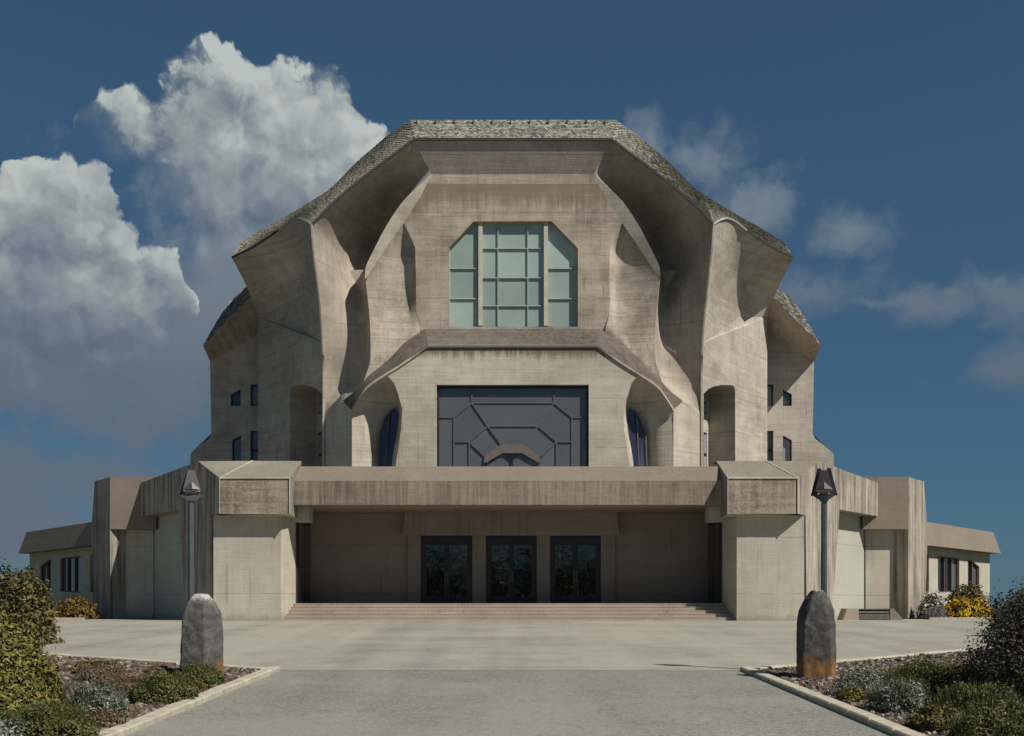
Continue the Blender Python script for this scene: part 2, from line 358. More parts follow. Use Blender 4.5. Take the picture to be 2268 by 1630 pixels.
M['blackpane'] = glass('black_glass', (0.010, 0.010, 0.012), 0.02, 1.9)
M['curtain'] = glass('pale_curtain_glass', (0.30, 0.31, 0.32), 0.15)
def tilemat():
    m_, n, b = newmat('grey_green_slate'); geo = n.new('ShaderNodeNewGeometry')
    col = n.ramp(geo.outputs['Random Per Island'], [(0.0, (0.10, 0.095, 0.075)), (0.3, (0.20, 0.19, 0.15)), (0.65, (0.33, 0.315, 0.25)), (1.0, (0.46, 0.43, 0.35))])
    nz = n.noise(geo.outputs['Position'], 0.35, 4.0)
    col = n.mix(n.m('MULTIPLY', n.sstep(nz, 0.35, 0.7), 0.35), col, (0.17, 0.145, 0.11))
    n.l.new(col, b.inputs['Base Color']); b.inputs['Roughness'].default_value = 0.75
    return m_
M['tile'] = tilemat(); M['roofbase'] = plain('roof_underlay', (0.09, 0.085, 0.075), 0.9)

# ------------------------------------------------------------------ ground
def gz(Y): return min(0.0, -1.782 + 0.0297 * Y)
def G(px, py):
    Y = 2.562 / (0.0297 + (py - HZ) / F); return (px - 1134) * Y / F, Y
def tagS(o): o['kind'] = 'structure'; return o
def soilmat(name, cols, sc):
    m_, n, b = newmat(name); pos = n.new('ShaderNodeNewGeometry').outputs['Position']
    a = n.noise(pos, sc, 8.0, 0.72); col = n.ramp(a, [(0.3, cols[0]), (0.5, cols[1]), (0.72, cols[2])]); n.l.new(col, b.inputs['Base Color']); b.inputs['Roughness'].default_value = 0.95
    bp = n.new('ShaderNodeBump'); bp.inputs['Strength'].default_value = 0.6; bp.inputs['Distance'].default_value = 0.05; n.l.new(a, bp.inputs['Height']); n.l.new(bp.outputs[0], b.inputs['Normal'])
    return m_
def asphalt(name, base, speck, patch, warm):
    m_, n, b = newmat(name); pos = n.new('ShaderNodeNewGeometry').outputs['Position']
    agg = n.m('ADD', n.m('MULTIPLY', n.noise(pos, 26.0, 3.0, 0.9), 0.6), n.m('MULTIPLY', n.noise(pos, 8.0, 5.0, 0.9), 0.4)); bigp = n.noise(n.vm('MULTIPLY', pos, (0.16, 0.2, 1.0)), 1.0, 6.0, 0.6); md = n.noise(n.vm('MULTIPLY', pos, (0.9, 1.1, 1)), 1.0, 7.0, 0.7)
    trk = n.noise(n.vm('MULTIPLY', pos, (0.75, 0.035, 1)), 1.0, 3.0, 0.5)
    v = n.m('ADD', 0.5, n.m('MULTIPLY', n.m('SUBTRACT', agg, 0.5), speck))
    v = n.m('ADD', v, n.m('MULTIPLY', n.m('SUBTRACT', bigp, 0.5), patch)); v = n.m('ADD', v, n.m('MULTIPLY', n.m('SUBTRACT', md, 0.5), patch * 0.7)); v = n.m('ADD', v, n.m('MULTIPLY', n.m('SUBTRACT', trk, 0.5), patch * 0.9))
    col = n.ramp(v, [(0.1, tuple(c * 0.55 for c in base)), (0.5, base), (0.9, tuple(c * 1.4 for c in base))])
    col = n.mix(n.m('MULTIPLY', n.sstep(bigp, 0.45, 0.65), 0.5), col, warm)
    vo = n.new('ShaderNodeTexVoronoi', feature='DISTANCE_TO_EDGE', voronoi_dimensions='2D'); n.l.new(n.vm('ADD', pos, n.vm('SCALE', n.noise(pos, 0.7, 4.0, out='Color'), 2.2)), vo.inputs['Vector']); vo.inputs['Scale'].default_value = 0.13
    ck = n.m('MULTIPLY', n.m('LESS_THAN', vo.outputs['Distance'], 0.0035), n.sstep(n.noise(pos, 0.25, 2.0), 0.45, 0.55))
    col = n.mix(n.m('MULTIPLY', ck, 0.5), col, tuple(c * 0.4 for c in base))
    spot = n.sstep(n.noise(pos, 1.7, 2.0), 0.68, 0.74); col = n.mix(n.m('MULTIPLY', spot, 0.35), col, tuple(c * 0.5 for c in base))
    n.l.new(col, b.inputs['Base Color']); b.inputs['Roughness'].default_value = 0.9
    bp = n.new('ShaderNodeBump'); bp.inputs['Strength'].default_value = 0.5; bp.inputs['Distance'].default_value = 0.01; n.l.new(agg, bp.inputs['Height']); n.l.new(bp.outputs[0], b.inputs['Normal'])
    return m_
M['grass'] = soilmat('dry_grass_ground', [(0.05, 0.06, 0.025), (0.085, 0.09, 0.04), (0.13, 0.12, 0.06)], 3.0)
M['soil'] = soilmat('brown_bed_soil', [(0.035, 0.022, 0.016), (0.075, 0.05, 0.035), (0.14, 0.10, 0.075)], 9.0)
M['plaza'] = asphalt('pale_gravel_asphalt', (0.285, 0.266, 0.216), 2.8, 0.75, (0.325, 0.302, 0.242))
M['path'] = asphalt('grey_asphalt', (0.212, 0.202, 0.172), 6.0, 0.6, (0.25, 0.238, 0.198))
M['kerb'] = plain('pale_kerb_stone', (0.42, 0.38, 0.29), 0.9, 0, 0.25, 5.0, bump=0.4)
M['joint'] = plain('dark_joint', (0.15, 0.14, 0.115), 0.9)
def sheet(name, pts, mat, up_):
    """flat-sided ground sheet following the slope; pts are plan points, split at the slope's end"""
    o = mk(name, [(x_, y_, gz(y_) + up_) for x_, y_ in pts], [tuple(range(len(pts)))], mat); return tagS(o)
tagS(mk('ground', [(-1500, -60, gz(-60)), (1500, -60, gz(-60)), (1500, 60, gz(60)), (-1500, 60, gz(60)), (1500, 130, 0), (-1500, 130, 0), (1500, 3000, -90), (-1500, 3000, -90)],
        [(0, 1, 2, 3), (3, 2, 4, 5), (5, 4, 6, 7)], M['grass']))
tagS(mk('plaza', [(x_, y_, gz(y_) + 0.006) for x_, y_ in [(-42, 29.1), (42, 29.1), (42, 60), (-42, 60), (40, 66.5), (-40, 66.5)]], [(0, 1, 2, 3), (3, 2, 4, 5)], M['plaza']))
tagS(mk('path', [(x_, y_, gz(y_) + 0.006) for x_, y_ in [(-6.1, -40), (6.0, -40), (6.0, 29.06), (-6.1, 29.06)]], [(0, 1, 2, 3)], M['path']))
tagS(mk('paving_joint', [(x_, y_, gz(y_) + 0.011) for x_, y_ in [(-6.1, 29.04), (6.0, 29.04), (6.0, 29.12), (-6.1, 29.12)]], [(0, 1, 2, 3)], M['joint']))

exec_later = []
# ================================================================== THE BUILDING
B = thing('concrete_building', (0, 66, 0), 'sculptural grey concrete hall with slate roof, flaring shoulders and a wide low terrace', 'building')
OU, OT = 0.04, -0.17       # axis of the upper hall and of the terrace below it
# ---- curves of the right half (dx from axis, row, distance)
strip_in = [P(180, 386, 67), P(206, 438, 67), P(242, 493, 67), P(285, 556, 67.0), P(325, 617, 66.9)]
strip_out = [P(180, 386, 67), P(239, 441, 66.85), P(279, 499, 66.8), P(308, 554, 66.78), P(325, 590, 66.8), P(327, 617, 66.85)]
fin = [P(326, 617, 66.87), P(321, 660, 66.85), P(317, 700, 66.65), P(315, 750, 66.3), P(316, 800, 66.0), P(330, 845, 65.9), P(345, 868, 66.0)]
eave = [P(219, 309.5, 66.3), P(269, 347, 66.15), P(318, 384, 66.0), P(367, 423, 65.8), P(413, 464, 65.55), P(445, 497, 65.3)]
prow = [P(445, 497, 65.3), P(440, 560, 65.55), P(432, 625, 66.05), P(425, 690, 66.7), P(420, 760, 67.3), P(418, 830, 67.75), P(418, 925, 67.9)]
bump = [P(445, 497, 65.3), P(459, 488, 65.9), P(475, 484, 66.4), P(495, 492, 67.1), P(515, 508, 67.7), P(548, 531, 68.6), P(580, 551, 69.5), P(622, 571, 70.5)]
tipl = [P(622, 571, 70.5), P(596, 620, 72.3), P(575, 668, 74.2), P(564, 702, 75)]
outl = [P(228, 266, 67.8), P(272, 296, 69), P(305, 324, 70), P(350, 364, 71), P(400, 415, 72), P(449, 448, 72.5), P(501, 479, 73), P(547, 504, 73), P(580, 525, 73), P(603, 541, 72.6), P(622, 571, 70.55)]
cC = {}
def smooth_side(s):
    # overhanging shell between the fin / strip and the eave / prow
    inner = cr(strip_out, 23)[:-1] + cr(fin, 22); outer = lin(cr(eave, 40), 23)[:-1] + cr(prow, 22)
    nv = len(inner); nu = 18
    top = lin([inner[0], outer[0]], nu); bot = lin([inner[-1], outer[-1]], nu)
    def bulge(u, v):
        Dv = np.interp(v, [0, .05, .2, .33, .45, .56, .66, .8, .93, 1], [0, .7, 3.4, 4.8, 4.2, 2.7, 1.7, 1.3, 1.2, 0])
        c_ = float(np.interp(v, [.3, .6], [.45, .28])); pr_ = 1 - (1 - u / c_) ** 2 if u < c_ else 1 - ((u - c_) / (1 - c_)) ** 1.8
        return Vector((0, float(Dv) * pr_, 0))
    Gd = coons(top, bot, inner, outer, bulge)
    grid_mb(Gd).flip(s, OU).build('overhang', M['shell'], B, smooth=True)
    # bright rib along the inner edge of the overhang
    a, b_ = cr(strip_in, 24), cr(strip_out, 24)
    ruled(a, b_).flip(s, OU).build('rib', M['lower'], B, smooth=True)
    # concave niche beside the central wall
    crease = cr([P(242, 493, 67), P(228, 520, 67), P(216, 548, 67), P(214, 620, 67), P(214, 690, 67), P(205, 727, 66.85)], 26)
    right = lin(cr([P(242, 493, 67), P(285, 556, 67.0), P(325, 617, 66.88)], 12)[:-1] + cr(fin[:6], 20), 26)
    topn = [crease[0].copy() for _ in range(18)]
    botn = cr([P(205, 727, 66.85), P(240, 757, 66.5), P(270, 790, 66.2), P(300, 818, 65.95), right[-1]], 18)
    def nd(u, v):
        sh = min(1, u / 0.16); sh = sh * sh * (3 - 2 * sh) * (1 - max(0, (u - 0.3) / 0.7) ** 1.5)
        vv = min(1, v / 0.25) * (1 - max(0, (v - 0.62) / 0.38) ** 1.3)
        return Vector((0, 0.6 * sh * vv, 0))
    Gn = coons(topn, botn, crease, right, nd); Gn.append([p + Vector((0, .12, -.55)) for p in Gn[-1]])
    grid_mb(Gn).flip(s, OU).build('niche', M['facade'], B, smooth=True)
    # stained ledge sweeping down from the sill
    lo = cr([P(187, 765, 65), P(245, 805, 65), P(315, 850, 65.05), P(340, 880, 65.3), P(357, 907, 65.85)], 24)
    hi = cr([P(195, 725, 67.05), P(240, 757, 66.5), P(270, 790, 66.2), P(315, 828, 65.95), P(345, 862, 65.95), P(376, 887, 66.5)], 24)
    hi = [p + Vector((0, .22, .10)) * max(0, 1 - i_ / 15) for i_, p in enumerate(hi)]
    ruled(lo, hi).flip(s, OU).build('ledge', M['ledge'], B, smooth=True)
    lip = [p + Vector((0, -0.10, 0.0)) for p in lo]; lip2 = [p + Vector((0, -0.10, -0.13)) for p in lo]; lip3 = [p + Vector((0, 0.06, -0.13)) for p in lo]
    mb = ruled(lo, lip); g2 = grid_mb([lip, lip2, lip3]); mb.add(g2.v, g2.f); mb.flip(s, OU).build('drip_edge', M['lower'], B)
    # small shoulder between the ledge's end and the pylon
    ruled(lin([P(357, 907, 65.9), P(376, 887, 66.5), P(418, 925, 67.92)], 14), lin([P(345, 868, 66.0), P(376, 872, 66.7), P(418, 915, 67.95)], 14)).flip(s, OU).build('shoulder', M['lower'], B)
    # hooded bay with the arched side window
    rows = [([(280, 829.5, 65.0), (290, 836, 65.02), (300, 842, 65.03), (310, 848, 65.04), (320, 855, 65.07)]),
            ([(263, 848, 65.0), (272, 850, 65.5), (292, 853, 65.6), (314, 862, 65.45), (331, 870, 65.22)]),
            ([(255, 868, 65.0), (264, 868, 65.9), (285, 866, 66.1), (312, 872, 65.8), (338, 880, 65.4)]),
            ([(245, 905, 65.0), (258, 902, 66.5), (288, 902, 66.6), (322, 905, 66.15), (357, 909, 65.9)]),
            ([(247, 950, 65.0), (262, 950, 66.7), (292, 950, 66.7), (324, 952, 66.2), (356, 950, 65.95)]),
            ([(254, 995, 65.0), (270, 995, 66.7), (296, 995, 66.7), (326, 995, 66.2), (356, 995, 65.95)]),
            ([(263, 1060, 65.0), (279, 1060, 66.7), (298, 1060, 66.7), (326, 1060, 66.2), (356, 1060, 65.95)])]
    rr = [cr([P(*q) for q in r_], 22) for r_ in rows]
    cols = [cr([rr[j][i] for j in range(len(rows))], 26) for i in range(22)]
    Gd = [[cols[i][j] for i in range(22)] for j in range(26)]
    grid_mb(Gd).flip(s, OU).build('bay_wall', M['lower'], B, smooth=True)
    aw = [P(*q) for q in [(251, 912, 66.2), (262, 905, 66.3), (272, 912, 66.38), (284, 930, 66.42), (295, 962, 66.45), (297, 1055, 66.45), (270, 1055, 66.1), (258, 985, 66.1)]]
    win = MB()
    fr = shrink(aw, 0.05) if s else aw
    for i in range(len(aw)):
        win.bar(aw[i], aw[(i + 1) % len(aw)], 0.09, 0.08, (0, -1, 0))
    win.bar(P(274, 916, 66.3), P(281, 1055, 66.3), 0.07, 0.08, (0, -1, 0))
    wo = win.flip(s, OU).build('arched_window', M['frame'], B)
    pa = [aw[0], aw[1], aw[2], P(279, 985, 66.3), P(281, 1055, 66.2), aw[6], aw[7]]; pb = [aw[2], aw[3], aw[4], aw[5], P(281, 1055, 66.2), P(279, 985, 66.3)]
    for q in (pa, pb):
        mb = MB(); c_ = sum(q, Vector()) / len(q); mb.add([c_] + q, [(0, i + 1, (i + 1) % len(q) + 1) for i in range(len(q))]); mb.flip(s, OU).build('pane', M['bluewin'], wo)
    # outer face of the bay, back to the pylon
    MB().add([P(356, 908, 65.92), P(418, 920, 67.92), P(418, 1060, 67.92), P(356, 1060, 65.95), P(376, 889, 66.52)], [(0, 1, 2, 3), (4, 1, 0)]).flip(s, OU).build('bay_flank', M['lower'], B)
    # pylon: flat arched wall below, flaring surface above
    A = P(418, 900, 67.9); C = P(564, 900, 75.0); d = Vector((C.x - A.x, C.y - A.y, 0)).normalized()
    def on(dx, y):
        k = dx / F; tt = (k * A.y - A.x) / (d.x - k * d.y); Y = A.y + d.y * tt; return Vector((A.x + d.x * tt, Y, zat(y, Y)))
    base = [P(420, 760, 67.3), on(450, 742), on(500, 702), P(564, 702, 75)]
    nin = Vector((-d.y, d.x, 0))
    hole = [on(423, 1060), on(423, 872), on(434, 861), on(448, 855), on(462, 852.5), on(486, 852.5), on(491, 857), on(493, 866), on(493, 1060)]
    wpoly = [on(418.2, 1060), on(418.2, 830), P(418.5, 800, 67.6), base[0], base[1], base[2], base[3], on(564, 1060)]
    mb = wall_mb(wpoly, [], (0, 0.0, 0))
    # opening reaches the terrace: cut it by building the wall as a ring
    ring = [on(418.2, 1060), on(418.2, 830), base[0], base[1], base[2], base[3], on(564, 1060), on(493, 1060), on(493, 866), on(491, 857), on(486, 852.5), on(462, 852.5), on(448, 855), on(434, 861), on(423, 872), on(423, 1060)]
    wall_mb(ring, [], nin * 1.9).flip(s, OU).build('pylon_wall', M['pylon'], B)
    q0, q1 = on(400, 1060) + nin * 1.9, on(510, 1060) + nin * 1.9
    mb = MB().add([q0, q1, Vector((q1.x, q1.y, zat(835, 70))), Vector((q0.x, q0.y, zat(835, 70)))], [(0, 1, 2, 3)]).flip(s, OU).build('recess_wall', M['pylon'], B)
    for (ya, yb) in ((868, 912), (955, 1058)):                   # narrow windows at the back of the recess
        e0 = on(493, ya) + nin * 1.82 - d * 0.55; e1 = on(493, yb) + nin * 1.82 - d * 0.55
        wf = MB(); wf.prism([e0, e0 - d * 0.42, Vector(((e1 - d * 0.42).x, (e1 - d * 0.42).y, e1.z)), e1], nin * -0.06)
        wo = wf.flip(s, OU).build('window', M['darkmetal'], B)
        e0 = e0 - nin * 0.068 - d * 0.06; e1 = e1 - nin * 0.068 - d * 0.06
        h_ = (e0.z - e1.z); dn = Vector((0, 0, -1)); st = 0 
        for f0, f1 in ((0.05, 0.45), (0.52, 0.95)):
            MB().add([e0 + dn * h_ * f0, e0 - d * 0.30 + dn * h_ * f0, e0 - d * 0.30 + dn * h_ * f1, e0 + dn * h_ * f1], [(0, 1, 2, 3)]).flip(s, OU).build('pane', M['curtain'], wo)
    nu, nv2 = 26, 22
    lft = cr(prow[:5], nv2); rgt = cr(tipl, nv2); topf = cr(bump, nu); botf = lin(base, nu)
    Gd = coons(topf, botf, lft, rgt, lambda u, v: Vector((0, 0.55 * math.sin(math.pi * v) * math.sin(math.pi * min(1, u * 1.2)), 0)))
    grid_mb(Gd).flip(s, OU).build('flare', M['pylon'], B, smooth=True)
    # prow bead: the bright arris that runs down the front of the pylon
    pr = cr(prow, 30) + [P(418, 1060, 67.9)]
    mb = MB()
    for i in range(len(pr) - 1): mb.bar(pr[i] + Vector((0, -0.02, 0)), pr[i + 1] + Vector((0, -0.02, 0)), 0.11, 0.12, (0, -1, 0))
    mb.flip(s, OU).build('arris', M['lower'], B)
    # pylon's outer return and body behind
    o0 = on(564, 1060); zt = P(564, 702, 75).z
    tl = cr(tipl, nv2)
    mb = ruled(tl, [p + Vector((-0.35, 9, 0)) for p in tl]); mb.add([o0, o0 + Vector((0, 9, 0)), Vector((o0.x - 0.3, o0.y + 9, zt)), Vector((o0.x, o0.y, zt))], [(0, 1, 2, 3)]); mb.flip(s, OU).build('pylon_return', M['pylon'], B)
    # ---- roof over this side
    eb = cr(eave, 30)[:-1] + cr(bump, 34); ol = cr(outl, len(eb))
    n_ = len(eb)
    Gr = [[eb[i].lerp(ol[i], k / 6) for i in range(n_)] for k in range(7)]
    rf = grid_mb(Gr).flip(s, OU).build('roof', M['roofbase'], B)
    bk = [p + Vector((0, 22, -0.4)) for p in ol]
    ruled(ol, bk).flip(s, OU).build('roof_back', M['roofbase'], B)
    tiles([[Vector((p.x * s + OU, p.y, p.z)) for p in r_] for r_ in Gr], rf)
    edge = MB()
    for i in range(n_ - 1):
        a_, b2 = eb[i], eb[i + 1]; edge.bar(a_ + Vector((0, 0.03, 0.02)), b2 + Vector((0, 0.03, 0.02)), 0.13, 0.10, (0, -1, 0))
    edge.flip(s, OU).build('eave_edge', M['gutter'], B)
    tr = MB(); bb = cr(bump, 34)
    for i in range(0, 15): tr.bar(bb[i] + Vector((0, -0.06, 0.0)), bb[i + 1] + Vector((0, -0.06, 0.0)), 0.16, 0.03, (0, -1, 0))
    tr.flip(s, OU).build('eave_trim', M['trim'], B)

rng = random.Random(7)
def tiles(Gr, parent, tw=0.17, th=0.16):
    """overlapping slates over a roof patch, joined: far too small to pick apart singly"""
    nv, nu = len(Gr), len(Gr[0])
    def ev(u, v):
        a = min(nu - 1.001, max(0, u * (nu - 1))); b = min(nv - 1.001, max(0, v * (nv - 1))); i, j = int(a), int(b); fa, fb = a - i, b - j
        return (Gr[j][i] * (1 - fa) + Gr[j][i + 1] * fa) * (1 - fb) + (Gr[j + 1][i] * (1 - fa) + Gr[j + 1][i + 1] * fa) * fb
    lu = sum((Gr[0][i + 1] - Gr[0][i]).length for i in range(nu - 1)); v_, f_ = [], []
    ncol = int(lu / tw)
    for i in range(ncol):
        uc = (i + 0.5) / ncol; hgt = (ev(uc, 1) - ev(uc, 0)).length; nr = int(hgt / th)
        for r_ in range(nr):
            u0 = (i + 0.04 + (0.5 if r_ % 2 else 0)) / ncol; u1 = u0 + 0.92 / ncol
            if u1 > 1: u1 = 1; 
            if u0 > 1: continue
            v0, v1 = r_ / nr, min(1, (r_ + 1.25) / nr)
            p = [ev(u0, v0 + 0.25 / nr), ev((u0 + u1) / 2, v0), ev(u1, v0 + 0.25 / nr), ev(u1, v1), ev(u0, v1)]
            nn = (p[2] - p[0]).cross(p[3] - p[1]); 
            if nn.length < 1e-9: continue
            nn.normalize()
            if nn.y > 0 and nn.z < 0.2: nn = -nn
            if nn.z < 0: nn = -nn
            j_ = rng.uniform(0.025, 0.045); off = [j_, j_ + 0.012, j_, 0.012, 0.012]
            q = [a + nn * o_ for a, o_ in zip(p, off)]; k = len(v_); v_ += q + [p[0], p[1], p[2]]
            f_ += [(k, k + 1, k + 2, k + 3, k + 4), (k + 5, k + 6, k + 1, k), (k + 6, k + 7, k + 2, k + 1)]
    mk('roof_slates', v_, f_, M['tile'], parent, kind='stuff')
for s in (1, -1): smooth_side(s)

def flipP(pts): return [Vector((-p.x, p.y, p.z)) for p in pts]
# ---- centre: fascia, roof band, window wall
pe, pi_ = P(219, 309.5, 66.3), P(180, 386, 67)
MB().add([Vector((-pe.x + OU, pe.y, pe.z)), Vector((pe.x + OU, pe.y, pe.z)), Vector((pi_.x + OU, pi_.y, pi_.z)), Vector((-pi_.x + OU, pi_.y, pi_.z))], [(0, 1, 2, 3)]).build('fascia', M['shell'], B)
po = P(228, 266, 67.8)
Gr = [[Vector((OU + (-pe.x + 2 * pe.x * i / 30), pe.y, pe.z)).lerp(Vector((OU + (-po.x + 2 * po.x * i / 30), po.y, po.z)), k / 5) for i in range(31)] for k in range(6)]
rf = grid_mb(Gr).build('roof', M['roofbase'], B); tiles(Gr, rf)
MB().add([(-po.x + OU, po.y, po.z), (po.x + OU, po.y, po.z), (po.x + OU, po.y + 22, po.z - 0.4), (-po.x + OU, po.y + 22, po.z - 0.4)], [(0, 1, 2, 3)]).build('roof_back', M['roofbase'], B)
MB().box(-pe.x + OU - 0.03, pe.x + OU + 0.03, pe.y - 0.07, pe.y + 0.05, pe.z - 0.05, pe.z + 0.09).build('eave_edge', M['gutter'], B)
for i in range(11):                                    # snow hooks along the ridge
    x_ = OU - po.x + 2 * po.x * (i + 0.4) / 11; p0 = Vector((x_, po.y - 0.15, po.z - 0.12))
    MB().box(x_ - 0.03, x_ + 0.03, po.y - 0.40, po.y - 0.2, po.z - 0.40, po.z - 0.13).build('snow_hook', M['gutter'], rf)
half = [P(180, 386, 67), P(206, 438, 67), P(242, 493, 67), P(228, 520, 67), P(216, 548, 67), P(214, 620, 67), P(214, 690, 67), P(206, 727, 67), P(200, 740, 67)]
poly = [p + Vector((OU, 0, 0)) for p in half] + [p + Vector((OU, 0, 0)) for p in reversed(flipP(half))]
def Q(px, py, Y): return Vector(((px - 1134) * Y / F, Y, zat(py, Y)))
whole = [Q(995, 723.5, 67), Q(995, 548, 67), Q(1049, 490, 67), Q(1222, 490, 67), Q(1280, 550, 67), Q(1280, 723.5, 67)]
wall_mb(poly, [whole], (0, 0.42, 0)).build('window_wall', M['facade'], B)
# upper window
fr = MB(); Yf = 67.36
def hb(mb, a, b_, w_, d_, Y): mb.bar(Q(a[0], a[1], Y), Q(b_[0], b_[1], Y), w_, d_, (0, -1, 0))
uw = None
gb = MB()
for xm in (1103, 1169): hb(gb, (xm, 492), (xm, 723), 0.055, 0.08, Yf)
for ym in (551, 616, 678): hb(gb, (1069, ym), (1205, ym), 0.055, 0.08, Yf - 0.002)
for ym in (595, 662):
    hb(gb, (996, ym), (1060, ym), 0.07, 0.08, Yf); hb(gb, (1213, ym), (1279, ym), 0.07, 0.08, Yf)

eg = MB()
for i in range(6): eg.bar(whole[i] + Vector((0, .37, 0)), whole[(i + 1) % 6] + Vector((0, .37, 0)), 0.10, 0.05, (0, -1, 0))
uw = eg.build('upper_window', M['greybar'], B)
gb.build('glazing_bar', M['greybar'], uw)
for xm in (1064.5, 1209): fr = MB(); hb(fr, (xm, 492), (xm, 723), 0.25, 0.22, Yf); fr.build('mullion', M['mullion'], uw)

ysC = [490, 551, 616, 678, 724]; xsC = [1064, 1103, 1169, 1209]
def pane(pts, Y, mat, par): MB().add([Q(a, b_, Y) for a, b_ in pts], [tuple(range(len(pts)))]).build('pane', mat, par)
for i in range(3):
    for j in range(4): pane([(xsC[i], ysC[j]), (xsC[i + 1], ysC[j]), (xsC[i + 1], ysC[j + 1]), (xsC[i], ysC[j + 1])], Yf + 0.02 + rng.uniform(0, 0.006), M['greenpane'], uw)
for (p_) in ([(995, 595), (995, 548), (1049, 490), (1064, 490), (1064, 595)], [(995, 595), (1064, 595), (1064, 662), (995, 662)], [(995, 662), (1064, 662), (1064, 724), (995, 724)],
             [(1209, 595), (1209, 490), (1222, 490), (1280, 550), (1280, 595)], [(1209, 595), (1280, 595), (1280, 662), (1209, 662)], [(1209, 662), (1280, 662), (1280, 724), (1209, 724)]):
    pane(p_, Yf + 0.02, M['greenpane'], uw)
# central ledge under the window
L0, L1 = P(187, 765, 65), P(195, 725, 67.05) + Vector((0, .22, .10))
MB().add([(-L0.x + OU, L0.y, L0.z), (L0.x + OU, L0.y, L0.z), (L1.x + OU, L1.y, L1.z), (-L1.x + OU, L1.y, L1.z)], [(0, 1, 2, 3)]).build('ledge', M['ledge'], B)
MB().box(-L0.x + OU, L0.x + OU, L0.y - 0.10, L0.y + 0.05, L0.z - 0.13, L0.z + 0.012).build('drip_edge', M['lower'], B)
# lower block front with the big patterned window
hf = [P(187, 766, 65), P(245, 806, 65), P(280, 829, 65), P(263, 848, 65), P(255, 868, 65), P(245, 905, 65), P(247, 950, 65), P(254, 995, 65), P(263, 1062, 65)]
poly = [p + Vector((OU, 0, 0)) for p in hf] + [p + Vector((OU, 0, 0)) for p in reversed(flipP(hf))]
lw_h = [Q(967, 1050, 65), Q(967, 852, 65), Q(1304, 852, 65), Q(1304, 1050, 65)]
wall_mb(poly, [lw_h], (0, 0.45, 0)).build('front_wall', M['lower'], B)
def zc(zx, zy): return (1020 + zx / 4.93) / 1.1023, (900 + zy / 4.93) / 1.1023
def zm(p): return (2290 - p[0], p[1])
lwf = MB(); Yl = 65.34
lines = [((650, 235), (650, 410)), ((245, 585), (435, 585)), ((435, 585), (650, 410)), ((435, 585), (435, 1260)), ((650, 410), (840, 690)), ((840, 690), (620, 880)), ((435, 880), (620, 880)),
         ((620, 880), (620, 1260)), ((620, 880), (805, 1055)), ((840, 690), (1005, 915))]
k_ = 0
for a, b_ in lines:
    for mm in (0, 1):
        A_, B_ = (zm(a), zm(b_)) if mm else (a, b_); k_ += 1
        hb(lwf, zc(*A_), zc(*B_), 0.075, 0.03 + 0.001 * k_, Yl)
hb(lwf, zc(650, 410), zc(1640, 410), 0.075, 0.032, Yl); hb(lwf, zc(840, 690), zc(1450, 690), 0.085, 0.034, Yl)
lw = lwf.build('lower_window', M['frame'], B)
of = MB(); hb(of, zc(225, 212), zc(2065, 212), 0.24, 0.10, Yl); hb(of, zc(240, 225), zc(240, 1260), 0.16, 0.11, Yl); hb(of, zc(2045, 225), zc(2045, 1260), 0.16, 0.11, Yl)
of.build('window_frame', M['darkmetal'], lw)
ar = MB(); arch_o = [(795, 1130), (805, 1055), (1000, 915), (1275, 915), (1465, 1055), (1475, 1130)]; arch_i = [(850, 1130), (850, 1118), (1020, 1020), (1250, 1020), (1420, 1118), (1420, 1130)]
for i in range(5): ar.prism([Q(*zc(*arch_o[i]), Yl), Q(*zc(*arch_o[i + 1]), Yl), Q(*zc(*arch_i[i + 1]), Yl), Q(*zc(*arch_i[i]), Yl)], (0, -0.12 - 0.004 * i, 0))
ar.build('arch_frame', M['archframe'], lw)
ai = MB()
for a, b_ in (((850, 1118), (1020, 1020)), ((1020, 1020), (1250, 1020)), ((1250, 1020), (1420, 1118)), ((1080, 1030), (1140, 1080)), ((1200, 1030), (1140, 1080)), ((1140, 1080), (1140, 1260)), ((825, 1130), (825, 1260)), ((1445, 1130), (1445, 1260))):
    k_ += 1; hb(ai, zc(*a), zc(*b_), 0.055, 0.09 + .001 * k_, Yl)
ai.build('glazing_bar', M['darkmetal'], lw)
lp = [[(245, 225), (650, 225), (650, 410), (435, 585), (245, 585)], [(245, 585), (435, 585), (435, 1260), (245, 1260)], [(435, 585), (650, 410), (840, 690), (620, 880), (435, 880)],
      [(435, 880), (620, 880), (620, 1260), (435, 1260)], [(620, 880), (840, 690), (1005, 915), (805, 1055)], [(620, 880), (805, 1055), (820, 1260), (620, 1260)]]
for q in lp:
    pane([zc(*a) for a in q], Yl + 0.03, M['bluepane'], lw); pane([zc(*zm(a)) for a in reversed(q)], Yl + 0.03, M['bluepane'], lw)
for q in ([(650, 225), (1640, 225), (1640, 410), (650, 410)], [(650, 410), (1640, 410), (1450, 690), (840, 690)], [(840, 690), (1450, 690), (1285, 915), (1005, 915)], [(820, 1260), (805, 1055), (1005, 915), (1285, 915), (1485, 1055), (1470, 1260)]):
    pane([zc(*a) for a in q], Yl + 0.03, M['bluepane'], lw)
# body of the hall behind everything
MB().box(-16.0, 16.0, 76.9, 95, 4.5, 21.5).build('rear_wall', M['pylon'], B)
MB().box(-10.5, 10.5, 69.4, 77, 6.2, 21.9).build('inner_wall', M['pylon'], B)

